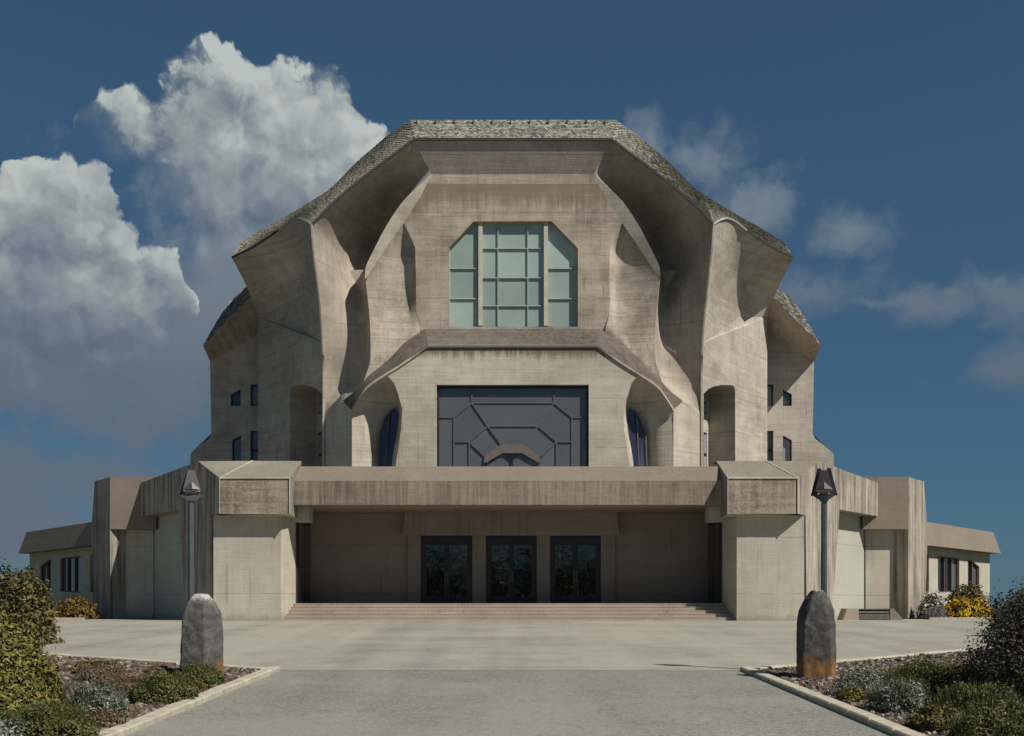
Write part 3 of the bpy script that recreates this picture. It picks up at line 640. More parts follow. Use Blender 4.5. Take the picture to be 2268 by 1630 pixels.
# ---- set-back side blocks
def rear_block(s):
    Y = 76.3
    pol = [P(500, 1062, Y), P(500, 640, Y), P(560, 690, Y), P(640, 760, Y), P(669, 800, Y), P(667, 900, Y), P(666, 960, Y), P(672, 972, Y), P(690, 985, Y), P(712, 1004, Y), P(714, 1062, Y)]
    wins = [[(562, 899), (562, 851), (579, 851), (579, 899)], [(600, 899), (600, 862), (620, 873), (620, 899)], [(562, 1030), (562, 954), (579, 954), (579, 1030)], [(600, 1030), (600, 964), (620, 975), (620, 1030)]]
    if s < 0: wins[1] = [(601, 899), (601, 861), (623, 874), (623, 899)]
    hs = [[P(a, b_, Y) for a, b_ in w_] for w_ in wins]
    wall_mb(pol, hs, (0, 0.35, 0)).flip(s, 0).build('side_wall', M['pylon'], B)
    for k, h in enumerate(hs):
        mb = MB(); hh = [p + Vector((0, 0.27, 0)) for p in h]
        for i in range(4): mb.bar(hh[i], hh[(i + 1) % 4], 0.13, 0.05 + 0.001 * i, (0, -1, 0))
        if k in (2, 0) : mb.bar((hh[0] * 0.55 + hh[1] * 0.45) if k == 2 else hh[1] * 0.98 + hh[0] * 0.02, (hh[3] * 0.55 + hh[2] * 0.45) if k == 2 else hh[2] * 0.98 + hh[3] * 0.02, 0.14, 0.06, (0, -1, 0))
        wo = mb.flip(s, 0).build('window', M['darkmetal'], B)
        mt = {0: 'bluepane', 1: 'bluewin', 2: 'bluepane', 3: 'bluepane'}[k] if s < 0 else {0: 'bluepane', 1: 'blackpane', 2: 'bluepane', 3: 'curtain'}[k]
        MB().add([p + Vector((0, 0.29, 0)) for p in h], [(0, 1, 2, 3)]).flip(s, 0).build('pane', M[mt], wo)
    ev_ = [P(500, 600, 73.9), P(574, 655, 73.9), P(628, 709, 73.9), P(684, 766, 73.9)]
    wl = [P(500, 690, Y), P(565, 742, Y), P(620, 775, Y), P(669, 800, Y)]
    grid_mb([lin(ev_, 12), lin(wl, 12)]).flip(s, 0).build('overhang', M['shell'], B)
    rd = [P(500, 560, 78.2), P(592, 638, 78.2), P(634, 681, 77.7), P(684.5, 765, 74.0)]
    a, b_ = lin(ev_, 16), cr(rd, 16); Gr = [[a[i].lerp(b_[i], k / 4) for i in range(16)] for k in range(5)]
    rf = grid_mb(Gr).flip(s, 0).build('roof', M['roofbase'], B)
    tiles([[Vector((p.x * s, p.y, p.z)) for p in r_] for r_ in Gr], rf, 0.25, 0.22)
    bk = [p + Vector((-2, 14, -0.5)) for p in b_]; ruled(b_, bk).flip(s, 0).build('roof_back', M['roofbase'], B)
    # returns to the rear
    e = [P(684, 766, 73.9), P(669, 800, Y), P(666, 960, Y), P(712, 1004, Y), P(714, 1062, Y)]
    ruled(e, [p + Vector((-1.0, 14, 0)) for p in e]).flip(s, 0).build('side_return', M['pylon'], B)
for s in (1, -1): rear_block(s)

# ================================================================== terrace storey
T = lambda y, Y: zat(y, Y)
def fl(mb, s, name, mat, **k): return mb.flip(s, OT).build(name, M[mat], B, **k)
# parapet beam across the porch
xb = 475 * 60.3 / F
zb0, zb1, zb2 = T(1118, 60.3), T(1065, 60.3), T(1033, 61.0)
MB().prism([(-xb + OT, 60.3, zb0), (-xb + OT, 60.3, zb1), (-xb + OT, 61.2, zb1), (-xb + OT, 61.2, zb0)], (2 * xb, 0, 0)).build('parapet_beam', M['parapet'], B)
MB().add([(-xb + OT, 60.3, zb1 + .003), (xb + OT, 60.3, zb1 + .003), (xb - .15 + OT, 61.0, zb2), (-xb + .15 + OT, 61.0, zb2), (xb - .15 + OT, 61.6, zb2), (-xb + .15 + OT, 61.6, zb2)], [(0, 1, 2, 3), (3, 2, 4, 5)]).build('parapet_cap', M['cap'], B)
slab = [(-15.2, 61.25), (15.2, 61.25), (22.6, 70.6), (22.6, 76), (-22.6, 76), (-22.6, 70.6)]
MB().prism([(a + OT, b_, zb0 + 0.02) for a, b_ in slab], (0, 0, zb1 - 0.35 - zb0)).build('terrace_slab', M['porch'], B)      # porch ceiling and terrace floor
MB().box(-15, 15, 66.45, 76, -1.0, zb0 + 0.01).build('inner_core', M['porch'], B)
LD = Vector((0.62, 0.78, 0)).normalized(); LN = Vector((0.78, -0.62, 0)).normalized()           # direction and outward normal of the receding flanks
def flank(tt, z, off=0.0): return Vector((15.5, 59.3, 0)) + LD * tt + LN * off + Vector((0, 0, z))
def terrace_side(s):
    z0, z1, z2 = T(1138, 59.3), T(1059, 59.3), T(1021, 61.5)
    xa, xc = 485 * 59.3 / F, 15.5
    # corner block: mottled face, bevelled inner end, facetted cap
    fl(MB().add([(xa, 59.3, z0), (xc, 59.3, z0), (xc, 59.3, z1), (xa, 59.3, z1)], [(0, 1, 2, 3)]), s, 'block_face', 'blockface')
    xi = 471 * 60.5 / F
    fl(MB().add([(xa, 59.3, z0), (xa, 59.3, z1), (xi - 0.1, 61.5, z2), (xi + .1, 61.5, z0 - 0.1)], [(0, 1, 2, 3)]), s, 'block_bevel', 'blockcap')
    pk = flank(2.89, z2); zf = [flank(0.0, z1)]
    mid = Vector((568 * 61.5 / F, 61.6, z2 + 0.02))
    fl(MB().add([(xa, 59.3, z1), (xc, 59.3, z1), mid, (xi - 0.1, 61.5, z2), pk, (xi - 0.1, 63, z2), (pk.x, pk.y + 1.5, z2)], [(0, 1, 2, 3), (1, 4, 2), (3, 2, 4, 6, 5)]), s, 'block_cap', 'blockcap')
    hip = MB(); hip.bar(Vector((xc, 59.29, z1)), mid + Vector((0, -0.02, 0.0)), 0.06, 0.03, (0, -0.6, 0.8))
    hip.bar(Vector((xa, 59.28, z1)), Vector((xc, 59.28, z1)), 0.06, 0.03, (0, -1, 0.4)); hip.bar(Vector((xa, 59.27, z0)), Vector((xa, 59.27, z1)), 0.06, 0.03, (-0.2, -1, 0)); hip.bar(Vector((xc, 59.27, z0)), Vector((xc, 59.27, z1)), 0.06, 0.03, (0.2, -1, 0))
    fl(hip, s, 'arris', 'lower')
    # soffit of block
    fl(MB().add([(xa, 59.3, z0), (xc, 59.3, z0), flank(1.3, z0), (16.1, 60.0, z0 - .05), (12.33, 60.0, z0 - .05), (xi + .1, 61.5, z0 - .1), (xi + .3, 62.0, z0 - .1)], [(0, 1, 2, 3, 4, 5)]), s, 'block_soffit', 'smooth')
    # bay wall: front, inner bevel
    fl(MB().add([(12.36, 59.97, -1.2), (16.02, 59.97, -1.2), (16.02, 59.97, z0 + .1), (12.36, 59.97, z0 + .1), (11.98, 62.1, -1.2), (11.98, 62.1, z0 + .1)], [(0, 1, 2, 3), (4, 0, 3, 5)]), s, 'bay_front_wall', 'smooth')
    # streaked flank: cornice with its pillar leg
    zc_ = 5.62
    pl = [flank(0, z0), flank(0, z1), flank(2.89, z2), flank(13.6, 8.0 + .35), flank(13.6, zc_ + .75), flank(5.74, zc_ + .75), flank(4.4, -1.2), flank(1.17, -1.2), flank(1.0, z0)]
    fl(wall_mb(pl, [], LN * -0.95), s, 'flank_cornice', 'streaky')
    # recessed flank wall
    a, b_ = flank(3.0, -1.2, -0.93), flank(12.2, -1.2, -0.93)
    fl(MB().add([a, b_, b_ + Vector((0, 0, 8)), a + Vector((0, 0, 8))], [(0, 1, 2, 3)]), s, 'flank_wall', 'plaster')
    # end block
    Yb = 68.5; zt, zb = T(1056, Yb), T(1172, Yb)
    X0, X1, X2 = 21.9, 883 * Yb / F, 919 * 71 / F
    fl(MB().hull([(X0, Yb, zb), (X1 + .05, Yb, zb), (X1 + .03, Yb + .03, zt), (X0, Yb + .03, zt)], [(X0, Yb + 3, zb), (X1, Yb + 3, zb), (X1 - .1, Yb + 3, zt), (X0, Yb + 3, zt)]), s, 'end_block', 'cap')
    fl(MB().hull([(X1, Yb + .02, -1.2), (X2, 71, -1.2), (X2 + .22, 71.0, zb - .05), (X2 - .02, 71.0, zt), (X1 + .02, Yb + .02, zt), (X1 + .04, Yb + .02, zb)],
                 [(X1 - .8, Yb + .8, -1.2), (X2 - .6, 72.4, -1.2), (X2 - .3, 72.4, zb - .05), (X2 - .5, 72.4, zt), (X1 - .8, Yb + .8, zt), (X1 - .8, Yb + .8, zb)]), s, 'end_pillar', 'streaky')
    fl(MB().add([(22.3, 69.2, -1.2), (X1, 69.2, -1.2), (X1, 69.2, zb + .1), (22.3, 69.2, zb + .1)], [(0, 1, 2, 3)]), s, 'end_wall', 'smooth')
    # low wing
    W0, W1 = Vector((26.2, 71.2, 0)), Vector((36.4, 83.0, 0)); wd = (W1 - W0).normalized(); wn_ = Vector((wd.y, -wd.x, 0)); L = (W1 - W0).length
    zt, zb = 6.35, 4.75
    o = lambda tt, z, off=0.0: W0 + wd * tt + wn_ * off + Vector((0, 0, z))
    fl(MB().hull([o(0, zb, .35), o(L + .35, zb, .35), o(L, zt, -.1), o(0, zt, -.1)], [o(0, zb, -2.5), o(L + .35, zb, -2.5), o(L, zt, -2.5), o(0, zt, -2.5)]), s, 'wing_cornice', 'cap')
    def ow(px, y):                                   # a point of the wing wall seen at axis distance px
        k = px / F; A_ = o(0, 0, -.35); tt = (k * A_.y - A_.x) / (wd.x - k * wd.y); p = A_ + wd * tt; return Vector((p.x, p.y, zat(y, p.y)))
    top_ = o(0, zb, -.35).z
    pol = [o(-1, -1.2, -.35), o(-1, top_, -.35), o(L, top_, -.35), o(L, -1.2, -.35)]
    ws = [[ow(921, 1312), ow(921, 1226), ow(929, 1228), ow(929, 1311)], [ow(949, 1313), ow(949, 1231), ow(996, 1236), ow(996, 1310)], [ow(1015, 1310), ow(1015, 1239), ow(1023, 1240), ow(1040, 1255), ow(1040, 1306)]]
    fl(wall_mb(pol, ws, wn_ * -0.3), s, 'wing_wall', 'smooth')
    fl(MB().hull([o(L, -1.2, -.36), o(L, top_, -.36), o(L, top_, -3), o(L, -1.2, -3)], [o(L - .3, -1.2, -.4), o(L - .3, top_, -.4), o(L - .3, top_, -3), o(L - .3, -1.2, -3)]), s, 'wing_return', 'smooth')
    for k, h in enumerate(ws):
        mb = MB(); hh = [p - wn_ * 0.2 for p in h]; n_ = len(hh)
        for i in range(n_): mb.bar(hh[i], hh[(i + 1) % n_], 0.16, 0.08 + .001 * i, wn_)
        if k: 
            for f_ in ((0.36, 0.70) if k == 1 else (0.5,)): mb.bar(hh[0].lerp(hh[-1], f_), hh[1].lerp(hh[2 if k == 1 else 3], f_), 0.10, 0.1, wn_)
        wo = mb.flip(s, OT).build('wing_window', M['redframe'], B)
        if k == 0: qs = [h]
        else:
            fs = (0, .36, .7, 1) if k == 1 else (0, .5, 1); top2 = 2 if k == 1 else 3; qs = []
            for i in range(len(fs) - 1): qs.append([h[0].lerp(h[-1], fs[i]), h[1].lerp(h[top2], fs[i]), h[1].lerp(h[top2], fs[i + 1]), h[0].lerp(h[-1], fs[i + 1])])
        for i, q in enumerate(qs): MB().add([p - wn_ * 0.22 for p in q], [tuple(range(len(q)))]).flip(s, OT).build('pane', M['blackpane' if (i + k) % 3 else 'bluepane'], wo)
    # porch side: bracket and dark side door
    zs = T(1155, 61.5)
    fl(MB().box(442 * 61.5 / F, 12.3, 61.3, 62.6, zs, zb0 - .003), s, 'bracket', 'smooth')
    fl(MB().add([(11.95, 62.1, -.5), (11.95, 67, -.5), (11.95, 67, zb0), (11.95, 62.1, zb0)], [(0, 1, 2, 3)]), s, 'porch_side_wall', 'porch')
    wo = fl(MB().box(11.86, 11.94, 62.15, 65.95, .15, zs + .3), s, 'side_door', 'darkmetal')
    for k in range(2): MB().box(11.83, 11.858, 62.3 + 1.85 * k, 63.95 + 1.85 * k, .35, zs).flip(s, OT).build('pane', M['blackpane'], wo)
for s in (1, -1): terrace_side(s)
# porch back wall, piers, lintel, doors
FL = T(1336, 61.8)
dc = [(932, 1046), (1076, 1189), (1218, 1331)]
Yd = 66.0
hs = [[Q(a, 1336, Yd), Q(a, 1184, Yd), Q(b_, 1184, Yd), Q(b_, 1336, Yd)] for a, b_ in dc]
wx = 12.0
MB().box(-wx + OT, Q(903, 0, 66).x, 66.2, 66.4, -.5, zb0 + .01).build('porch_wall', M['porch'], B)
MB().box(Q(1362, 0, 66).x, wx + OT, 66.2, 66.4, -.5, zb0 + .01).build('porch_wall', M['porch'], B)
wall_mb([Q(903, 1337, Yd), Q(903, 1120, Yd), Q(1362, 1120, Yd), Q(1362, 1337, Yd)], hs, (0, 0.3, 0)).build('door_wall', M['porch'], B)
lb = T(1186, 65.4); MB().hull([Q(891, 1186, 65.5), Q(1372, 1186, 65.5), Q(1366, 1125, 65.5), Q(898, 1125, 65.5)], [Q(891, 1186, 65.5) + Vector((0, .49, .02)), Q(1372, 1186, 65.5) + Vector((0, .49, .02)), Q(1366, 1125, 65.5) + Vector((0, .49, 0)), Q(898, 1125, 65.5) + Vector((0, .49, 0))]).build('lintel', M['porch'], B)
for a, b_ in dc:
    x0, x1 = Q(a, 0, Yd).x, Q(b_, 0, Yd).x; zt = T(1184, Yd); xm = (x0 + x1) / 2
    fr = MB(); fr.box(x0, x0 + .16, 66.12, 66.26, FL, zt); fr.box(x1 - .16, x1, 66.12, 66.26, FL, zt); fr.box(x0 + .16, x1 - .16, 66.12, 66.26, zt - .5, zt)
    do = fr.build('entrance_door', M['darkmetal'], B)
    for q0, q1 in ((x0 + .17, xm - .01), (xm + .01, x1 - .17)):
        lf = MB(); st = .15; zl = zt - .51; zk = FL + .42
        lf.box(q0, q0 + st, 66.14, 66.22, FL, zl); lf.box(q1 - st, q1, 66.14, 66.22, FL, zl); lf.box(q0 + st, q1 - st, 66.14, 66.22, zl - .1, zl); lf.box(q0 + st, q1 - st, 66.14, 66.22, FL, zk)
        lo_ = lf.build('door_leaf', M['darkmetal'], do)
        MB().box(q0 + st, q1 - st, 66.165, 66.19, zk, zl - .1).build('pane', M['blackpane'], do)
        hx = q1 - .06 if q0 < xm - .5 else q0 + .06
        MB().box(hx - .025, hx + .025, 66.06, 66.135, FL + 1.25, FL + 1.95).build('handle', M['frame'], do)
# floor and steps
MB().box(-12.3 + OT, 12.3 + OT, 62.02, 66.4, -.8, FL - .004).build('porch_floor', M['step'], B)
for k in range(5):
    h_ = FL * (5 - k) / 5; y0 = 61.8 - 0.36 * k; xw = 11.98 + 0.08 * k
    mb = MB().box(-xw + OT, xw + OT, y0, y0 + .5, -.8, h_ - .035); mb.box(-xw + OT, xw + OT, y0 - .012, y0 + .52, h_ - .035, h_)
    mb.build('step', M['step'], B)

# ================================================================== low louvred light well against the right wall
bx = thing('light_well', ((1923 - 1134) * 63.0 / F, 63.0, 0), 'low concrete light well with a dark louvred slot at the foot of the right wall', 'light well')
x0, x1, xa, xb2, ya = (1862 - 1134) * 63 / F, (1998 - 1134) * 63 / F, (1898 - 1134) * 63 / F, (1966 - 1134) * 63 / F, 62.6
hh = .66
MB().hull([(x0, ya, -.05), (xa, ya, -.05), (xa - .02, ya, hh), (x0 + .25, ya, hh)], [(x0, ya + 1.2, -.05), (xa, ya + 1.2, -.05), (xa - .02, ya + 1.2, hh), (x0 + .25, ya + 1.2, hh)]).build('end_slab', M['step'], bx)
MB().hull([(xb2, ya, -.05), (x1, ya, -.05), (x1 - .6, ya, hh), (xb2, ya, hh)], [(xb2, ya + 1.2, -.05), (x1, ya + 1.2, -.05), (x1 - .6, ya + 1.2, hh), (xb2, ya + 1.2, hh)]).build('end_slab', M['cap'], bx)
MB().box(xa, xb2, ya + .12, ya + .3, -.05, hh - .04).build('back_board', M['darkmetal'], bx)
for k, (za, zb_) in enumerate(((.03, .36), (.44, .48), (.60, .65))): MB().box(xa + .02, xb2 - .02, ya + .02 + .02 * k, ya + .11, za, zb_).build('slat', M['frame' if k != 1 else 'kerb'], bx)

# ================================================================== planting beds, kerbs, gravel
def bed(pts, name, kerb_lines, stones, seed):
    """soil sheet with kerb stones as parts"""
    o = tagS(mk(name, [(x_, y_, gz(y_) + 0.05) for x_, y_ in pts], [tuple(range(len(pts)))], M['soil']))
    r_ = random.Random(seed)
    for (a, b_, wdt, hgt, ln) in kerb_lines:
        a, b_ = Vector((a[0], a[1], 0)), Vector((b_[0], b_[1], 0)); d = b_ - a; n_ = max(1, round(d.length / ln)); dn = d.normalized(); nn = Vector((-dn.y, dn.x, 0)) * wdt
        for i in range(n_):
            p, q = a + d * (i / n_) + dn * .008, a + d * ((i + 1) / n_) - dn * .008
            j_ = r_.uniform(-.008, .008); bev = .025
            lo_ = [Vector((c.x, c.y, gz(c.y) - .1)) for c in (p, q, q + nn, p + nn)]
            hi_ = [Vector((c.x, c.y, gz(c.y) + hgt - bev + j_)) for c in (p, q, q + nn, p + nn)]
            cc = sum(hi_, Vector()) / 4; tp = [c.lerp(cc, .0) for c in hi_]
            nb = nn.normalized() * bev; tp = [hi_[0] + nb + dn * bev, hi_[1] + nb - dn * bev, hi_[2] - nb - dn * bev, hi_[3] - nb + dn * bev]; tp = [c + Vector((0, 0, bev)) for c in tp]
            v = lo_ + hi_ + tp
            mk('kerb_stone', v, [(0, 1, 5, 4), (1, 2, 6, 5), (2, 3, 7, 6), (3, 0, 4, 7), (4, 5, 9, 8), (5, 6, 10, 9), (6, 7, 11, 10), (7, 4, 8, 11), (8, 9, 10, 11)], M['kerb'], o)
    # gravel and bark lying on the soil
    if stones:
        N, box, inside = stones; rs = np.random.RandomState(seed); V, Fc = [], []
        cub = np.array([(-1, -1, 0), (1, -1, 0), (1, 1, 0), (-1, 1, 0), (-.6, -.5, 1), (.7, -.6, .9), (.5, .6, 1), (-.6, .7, .8)], float); fc = [(0, 1, 5, 4), (1, 2, 6, 5), (2, 3, 7, 6), (3, 0, 4, 7), (4, 5, 6, 7)]
        k = 0
        while k < N:
            x_, y_ = rs.uniform(box[0], box[1]), rs.uniform(box[2], box[3])
            if not inside(x_, y_): continue
            sz = rs.uniform(.015, .05) * (0.7 + y_ / 40); a = rs.uniform(0, 6.28); c_, s_ = math.cos(a), math.sin(a)
            pp = cub * np.array([sz * rs.uniform(.7, 1.5), sz * rs.uniform(.6, 1.1), sz * rs.uniform(.5, 1.2)]) * rs.uniform(.8, 1.2, (8, 1))
            q = np.stack([pp[:, 0] * c_ - pp[:, 1] * s_ + x_, pp[:, 0] * s_ + pp[:, 1] * c_ + y_, pp[:, 2] + gz(y_) + 0.045], 1)
            b0 = len(V); V += [tuple(r) for r in q]; Fc += [tuple(i + b0 for i in f_) for f_ in fc]; k += 1
        mk('bark_and_gravel', V, Fc, M['gravel'], o, kind='stuff')
    return o
def gravelmat():
    m_, n, b = newmat('bark_and_gravel'); geo = n.new('ShaderNodeNewGeometry')
    n.l.new(n.ramp(geo.outputs['Random Per Island'], [(0.0, (0.045, 0.03, 0.022)), (0.45, (0.105, 0.077, 0.056)), (0.75, (0.18, 0.14, 0.105)), (0.92, (0.28, 0.235, 0.185)), (1.0, (0.42, 0.38, 0.32))]), b.inputs['Base Color']); b.inputs['Roughness'].default_value = .95
    return m_
M['gravel'] = gravelmat()
bl = bed([(-6.1, -10), (-6.1, 29.0), (-14.5, 34.5), (-34, 41), (-34, -10)], 'planting_bed', [((-6.1, 11.6), (-6.1, 29.1), .3, .12, 1.15), ((-6.4, 29.1), (-14.5, 34.5), .28, .10, 1.2), ((-14.5, 34.5), (-30, 40.5), .28, .10, 1.2)],
         (9000, (-16, -6.45, 12.5, 36), lambda x_, y_: y_ < 28.6 + (-6.4 - x_) * 0.665 and y_ > 12.5 + max(0, (-x_ - 9)) * 1.3), 3)
br = bed([(6.0, -10), (34, -10), (34, 46), (15.6, 37), (6.0, 29.0)], 'planting_bed', [((6.3, 11.6), (6.3, 29.1), .3, .12, 1.15), ((15.6, 37), (6.3, 29.1), .28, .10, 1.2), ((34, 46.5), (15.6, 37), .28, .10, 1.2)],
         (9000, (6.4, 17, 12.5, 38), lambda x_, y_: y_ < 28.6 + (x_ - 6.4) * 0.84 and y_ > 12.5 + max(0, (x_ - 9)) * 1.3), 4)
def far_bed(xa, xb_, ya, yb): return bed([(xa, ya), (xb_, ya), (xb_, yb), (xa, yb)], 'planting_bed', [((min(xa, xb_), ya - .1), (max(xa, xb_), ya - .1), .2, .12, 1.6)], None, 5)
far_bed(24.6, 36, 65.2, 72); far_bed(-36, -25.2, 65.2, 72)

# ================================================================== plants
def leafmat(name, stops, rough=.6, trans=.25):
    m_, n, b = newmat(name); geo = n.new('ShaderNodeNewGeometry')
    r_ = geo.outputs['Random Per Island']; pn = n.noise(geo.outputs['Position'], 2.2, 3.0)
    f_ = n.m('ADD', n.m('MULTIPLY', r_, .65), n.m('MULTIPLY', pn, .4))
    n.l.new(n.ramp(f_, stops), b.inputs['Base Color']); b.inputs['Roughness'].default_value = rough; b.inputs['Specular IOR Level'].default_value = .3
    return m_
M['lf_hedge'] = leafmat('yellow_green_leaf', [(0.1, (0.03, 0.036, 0.01)), (0.45, (0.10, 0.098, 0.02)), (0.75, (0.20, 0.17, 0.035)), (1, (0.30, 0.235, 0.07))])
M['lf_dark'] = leafmat('dark_purple_leaf', [(0.1, (0.018, 0.016, 0.013)), (0.5, (0.045, 0.045, 0.022)), (0.8, (0.09, 0.075, 0.045)), (1, (0.17, 0.13, 0.09))])
M['lf_green'] = leafmat('fine_green_leaf', [(0.1, (0.022, 0.027, 0.008)), (0.5, (0.072, 0.084, 0.02)), (0.8, (0.125, 0.13, 0.036)), (1, (0.20, 0.19, 0.07))])
M['lf_silver'] = leafmat('silver_green_leaf', [(0.1, (0.03, 0.035, 0.02)), (0.45, (0.09, 0.105, 0.06)), (0.75, (0.22, 0.23, 0.18)), (1, (0.38, 0.38, 0.32))])
M['lf_orange'] = leafmat('orange_tinged_leaf', [(0.1, (0.035, 0.03, 0.008)), (0.45, (0.11, 0.075, 0.015)), (0.8, (0.22, 0.12, 0.02)), (1, (0.34, 0.19, 0.03))])
M['lf_olive'] = leafmat('olive_leaf', [(0.1, (0.03, 0.028, 0.01)), (0.45, (0.08, 0.07, 0.02)), (0.8, (0.15, 0.11, 0.03)), (1, (0.24, 0.17, 0.05))])
M['lf_yellow'] = leafmat('yellow_flower', [(0.1, (0.30, 0.17, 0.005)), (0.5, (0.52, 0.30, 0.012)), (1, (0.70, 0.45, 0.03))])
M['lf_grey'] = leafmat('lavender_grey_leaf', [(0.1, (0.06, 0.055, 0.06)), (0.5, (0.14, 0.13, 0.14)), (1, (0.27, 0.25, 0.27))])
M['lf_white'] = leafmat('white_flower', [(0.1, (0.35, 0.33, 0.30)), (1, (0.65, 0.62, 0.58))])
M['lf_dry'] = leafmat('dry_brown_leaf', [(0.1, (0.04, 0.024, 0.015)), (0.5, (0.12, 0.08, 0.05)), (0.85, (0.24, 0.17, 0.11)), (1, (0.36, 0.28, 0.17))])
M['stem'] = plain('woody_stem', (0.07, 0.05, 0.035), .9, 0, .3)
def leaves(c, rad, n, size, rs, up=0.15, shell=0.55, lump=0.22, flat=0.0, aspect=2.0, ground=None):
    """leaf-sized kites through a lumpy mound; returns verts, faces"""
    k = rs.normal(size=(n, 3)); k /= np.linalg.norm(k, axis=1)[:, None]; k[:, 2] = np.abs(k[:, 2]) * 1.0 - up * rs.rand(n)
    ph = rs.uniform(0, 6.28, (5, 3)); fr = rs.uniform(1.5, 4.5, (5, 3))
    lum = sum(np.sin(k[:, 0] * fr[i, 0] * 2 + ph[i, 0]) * np.sin(k[:, 1] * fr[i, 1] * 2 + ph[i, 1]) * np.cos(k[:, 2] * fr[i, 2] * 2 + ph[i, 2]) for i in range(5)) / 2.2
    r_ = (shell + (1 - shell) * rs.rand(n) ** .6) * (1 + lump * lum) * (1 + 0.045 * np.abs(rs.normal(size=n)) * (rs.rand(n) < .25))
    pos = k * r_[:, None] * np.array(rad) + np.array(c)
    nrm = k * .9 + rs.normal(size=(n, 3)) * .6 + np.array([0, 0, .35]); nrm /= np.linalg.norm(nrm, axis=1)[:, None]
    a = np.cross(nrm, rs.normal(size=(n, 3))); a /= np.linalg.norm(a, axis=1)[:, None]; b = np.cross(nrm, a)
    sz = size * rs.uniform(.6, 1.35, n)[:, None]
    v = np.stack([pos - a * sz * aspect / 2, pos + b * sz * .5 + nrm * sz * .12, pos + a * sz * aspect / 2, pos - b * sz * .5 + nrm * sz * .12], 1).reshape(-1, 3)
    return v, np.arange(4 * n).reshape(n, 4)
def blades(c, rad, n, size, rs, thick=.012):
    """upright spiky tuft: narrow blades fanning out from the base"""
    th = rs.uniform(0, 6.28, n); rr = np.sqrt(rs.rand(n)); sp = rr * .9
    base = np.stack([c[0] + np.cos(th) * rr * rad[0] * .65, c[1] + np.sin(th) * rr * rad[1] * .65, np.full(n, c[2])], 1)
    hgt = rad[2] * np.sqrt(np.maximum(.1, 1 - rr ** 2 * .75)) * rs.uniform(.75, 1.12, n)
    tip = base + np.stack([np.cos(th) * sp * hgt * .55 + rs.normal(size=n) * .08 * hgt, np.sin(th) * sp * hgt * .55 + rs.normal(size=n) * .08 * hgt, hgt], 1)
    side = np.stack([-np.sin(th + rs.normal(size=n)), np.cos(th + rs.normal(size=n)), np.zeros(n)], 1) * thick
    mid = base * .4 + tip * .6
    v = np.stack([base - side * .5, mid - side, tip, mid + side], 1).reshape(-1, 3)
    return v, np.arange(4 * n).reshape(n, 4)
def npmesh(name, v, f, mat, parent):
    me = bpy.data.meshes.new(name); b0 = ROOT[parent]; v = v - np.array(b0)
    me.vertices.add(len(v)); me.vertices.foreach_set('co', v.astype(np.float32).ravel())
    n = len(f); me.loops.add(n * 4); me.loops.foreach_set('vertex_index', f.astype(np.int32).ravel()); me.polygons.add(n); me.polygons.foreach_set('loop_start', np.arange(0, n * 4, 4, dtype=np.int32)); me.polygons.foreach_set('loop_total', np.full(n, 4, np.int32))
    me.materials.append(mat); me.update(); me.validate(); o = bpy.data.objects.new(name, me); link(o, parent); return o
def stems(parent, c, rad, n, rs, thick=.03):
    mb = MB(); 
    for i in range(n):
        a = rs.uniform(0, 6.28); r_ = rs.uniform(.2, .8); p0 = Vector(c) + Vector((math.cos(a) * rad[0] * .12, math.sin(a) * rad[1] * .12, -.1)); p1 = Vector(c) + Vector((math.cos(a) * rad[0] * r_, math.sin(a) * rad[1] * r_, rad[2] * rs.uniform(.55, .92)))
        m_ = p0.lerp(p1, .5) + Vector((0, 0, .1 * rad[2])); mb.bar(p0, m_, thick, thick, (0.3, -1, 0)); mb.bar(m_, p1, thick * .6, thick * .6, (0.3, -1, 0))
    mb.build('stem', M['stem'], parent)
def shrub(name, x_, y_, rad, n, size, mat, label, cat='shrub', group=None, seed=1, z=None, kind='leaf', flowers=None, **kw):
    z = gz(y_) + .04 if z is None else z; rs = np.random.RandomState(seed); o = thing(name, (x_, y_, z), label, cat, group)
    if kind == 'leaf': v, f_ = leaves((x_, y_, z), rad, n, size, rs, **kw)
    elif kind == 'both':
        v, f_ = leaves((x_, y_, z), rad, int(n * 1.7), size, rs, shell=.7, **kw); v2, f2 = blades((x_, y_, z), (rad[0], rad[1], rad[2] * 1.04), n // 3, size, rs, .007); f_ = np.concatenate([f_, f2 + len(v)]); v = np.concatenate([v, v2])
    else: v, f_ = blades((x_, y_, z), rad, n, size, rs)
    npmesh('foliage', v, f_, M[mat], o)
    stems(o, (x_, y_, z), rad, 7 if kind == 'leaf' else 5, rs, .03 if rad[2] > 1 else .012)
    if flowers:
        fm, fn_, fs = flowers; v, f_ = leaves((x_, y_, z), tuple(a * 1.03 for a in rad), fn_, fs, rs, shell=.96, lump=kw.get('lump', .22), aspect=1.1); npmesh('flowers', v, f_, M[fm], o)['kind'] = 'stuff'
    return o
shrub('hedge_shrub', -9.8, 19.4, (1.75, 2.2, 2.15), 40000, .042, 'lf_hedge', 'large dense yellow green leafy shrub at the left edge of the picture', seed=11, lump=.10, shell=.62, aspect=2.5)
shrub('dark_shrub', 10.05, 20.2, (1.75, 2.0, 2.6), 34000, .036, 'lf_dark', 'large dark purplish twiggy shrub at the right edge of the picture', seed=12, lump=.16, shell=.6)
shrub('green_bush', -17.6, 40, (1.15, 1.2, 2.7), 6000, .085, 'lf_olive', 'loose olive green bush in front of the left wing window', seed=13, lump=.3, shell=.4)
shrub('olive_bush', -19.6, 37, (1.8, 1.6, 2.0), 5000, .08, 'lf_olive', 'brownish olive bush low at the left edge behind the yellow green shrub', seed=14, lump=.3)
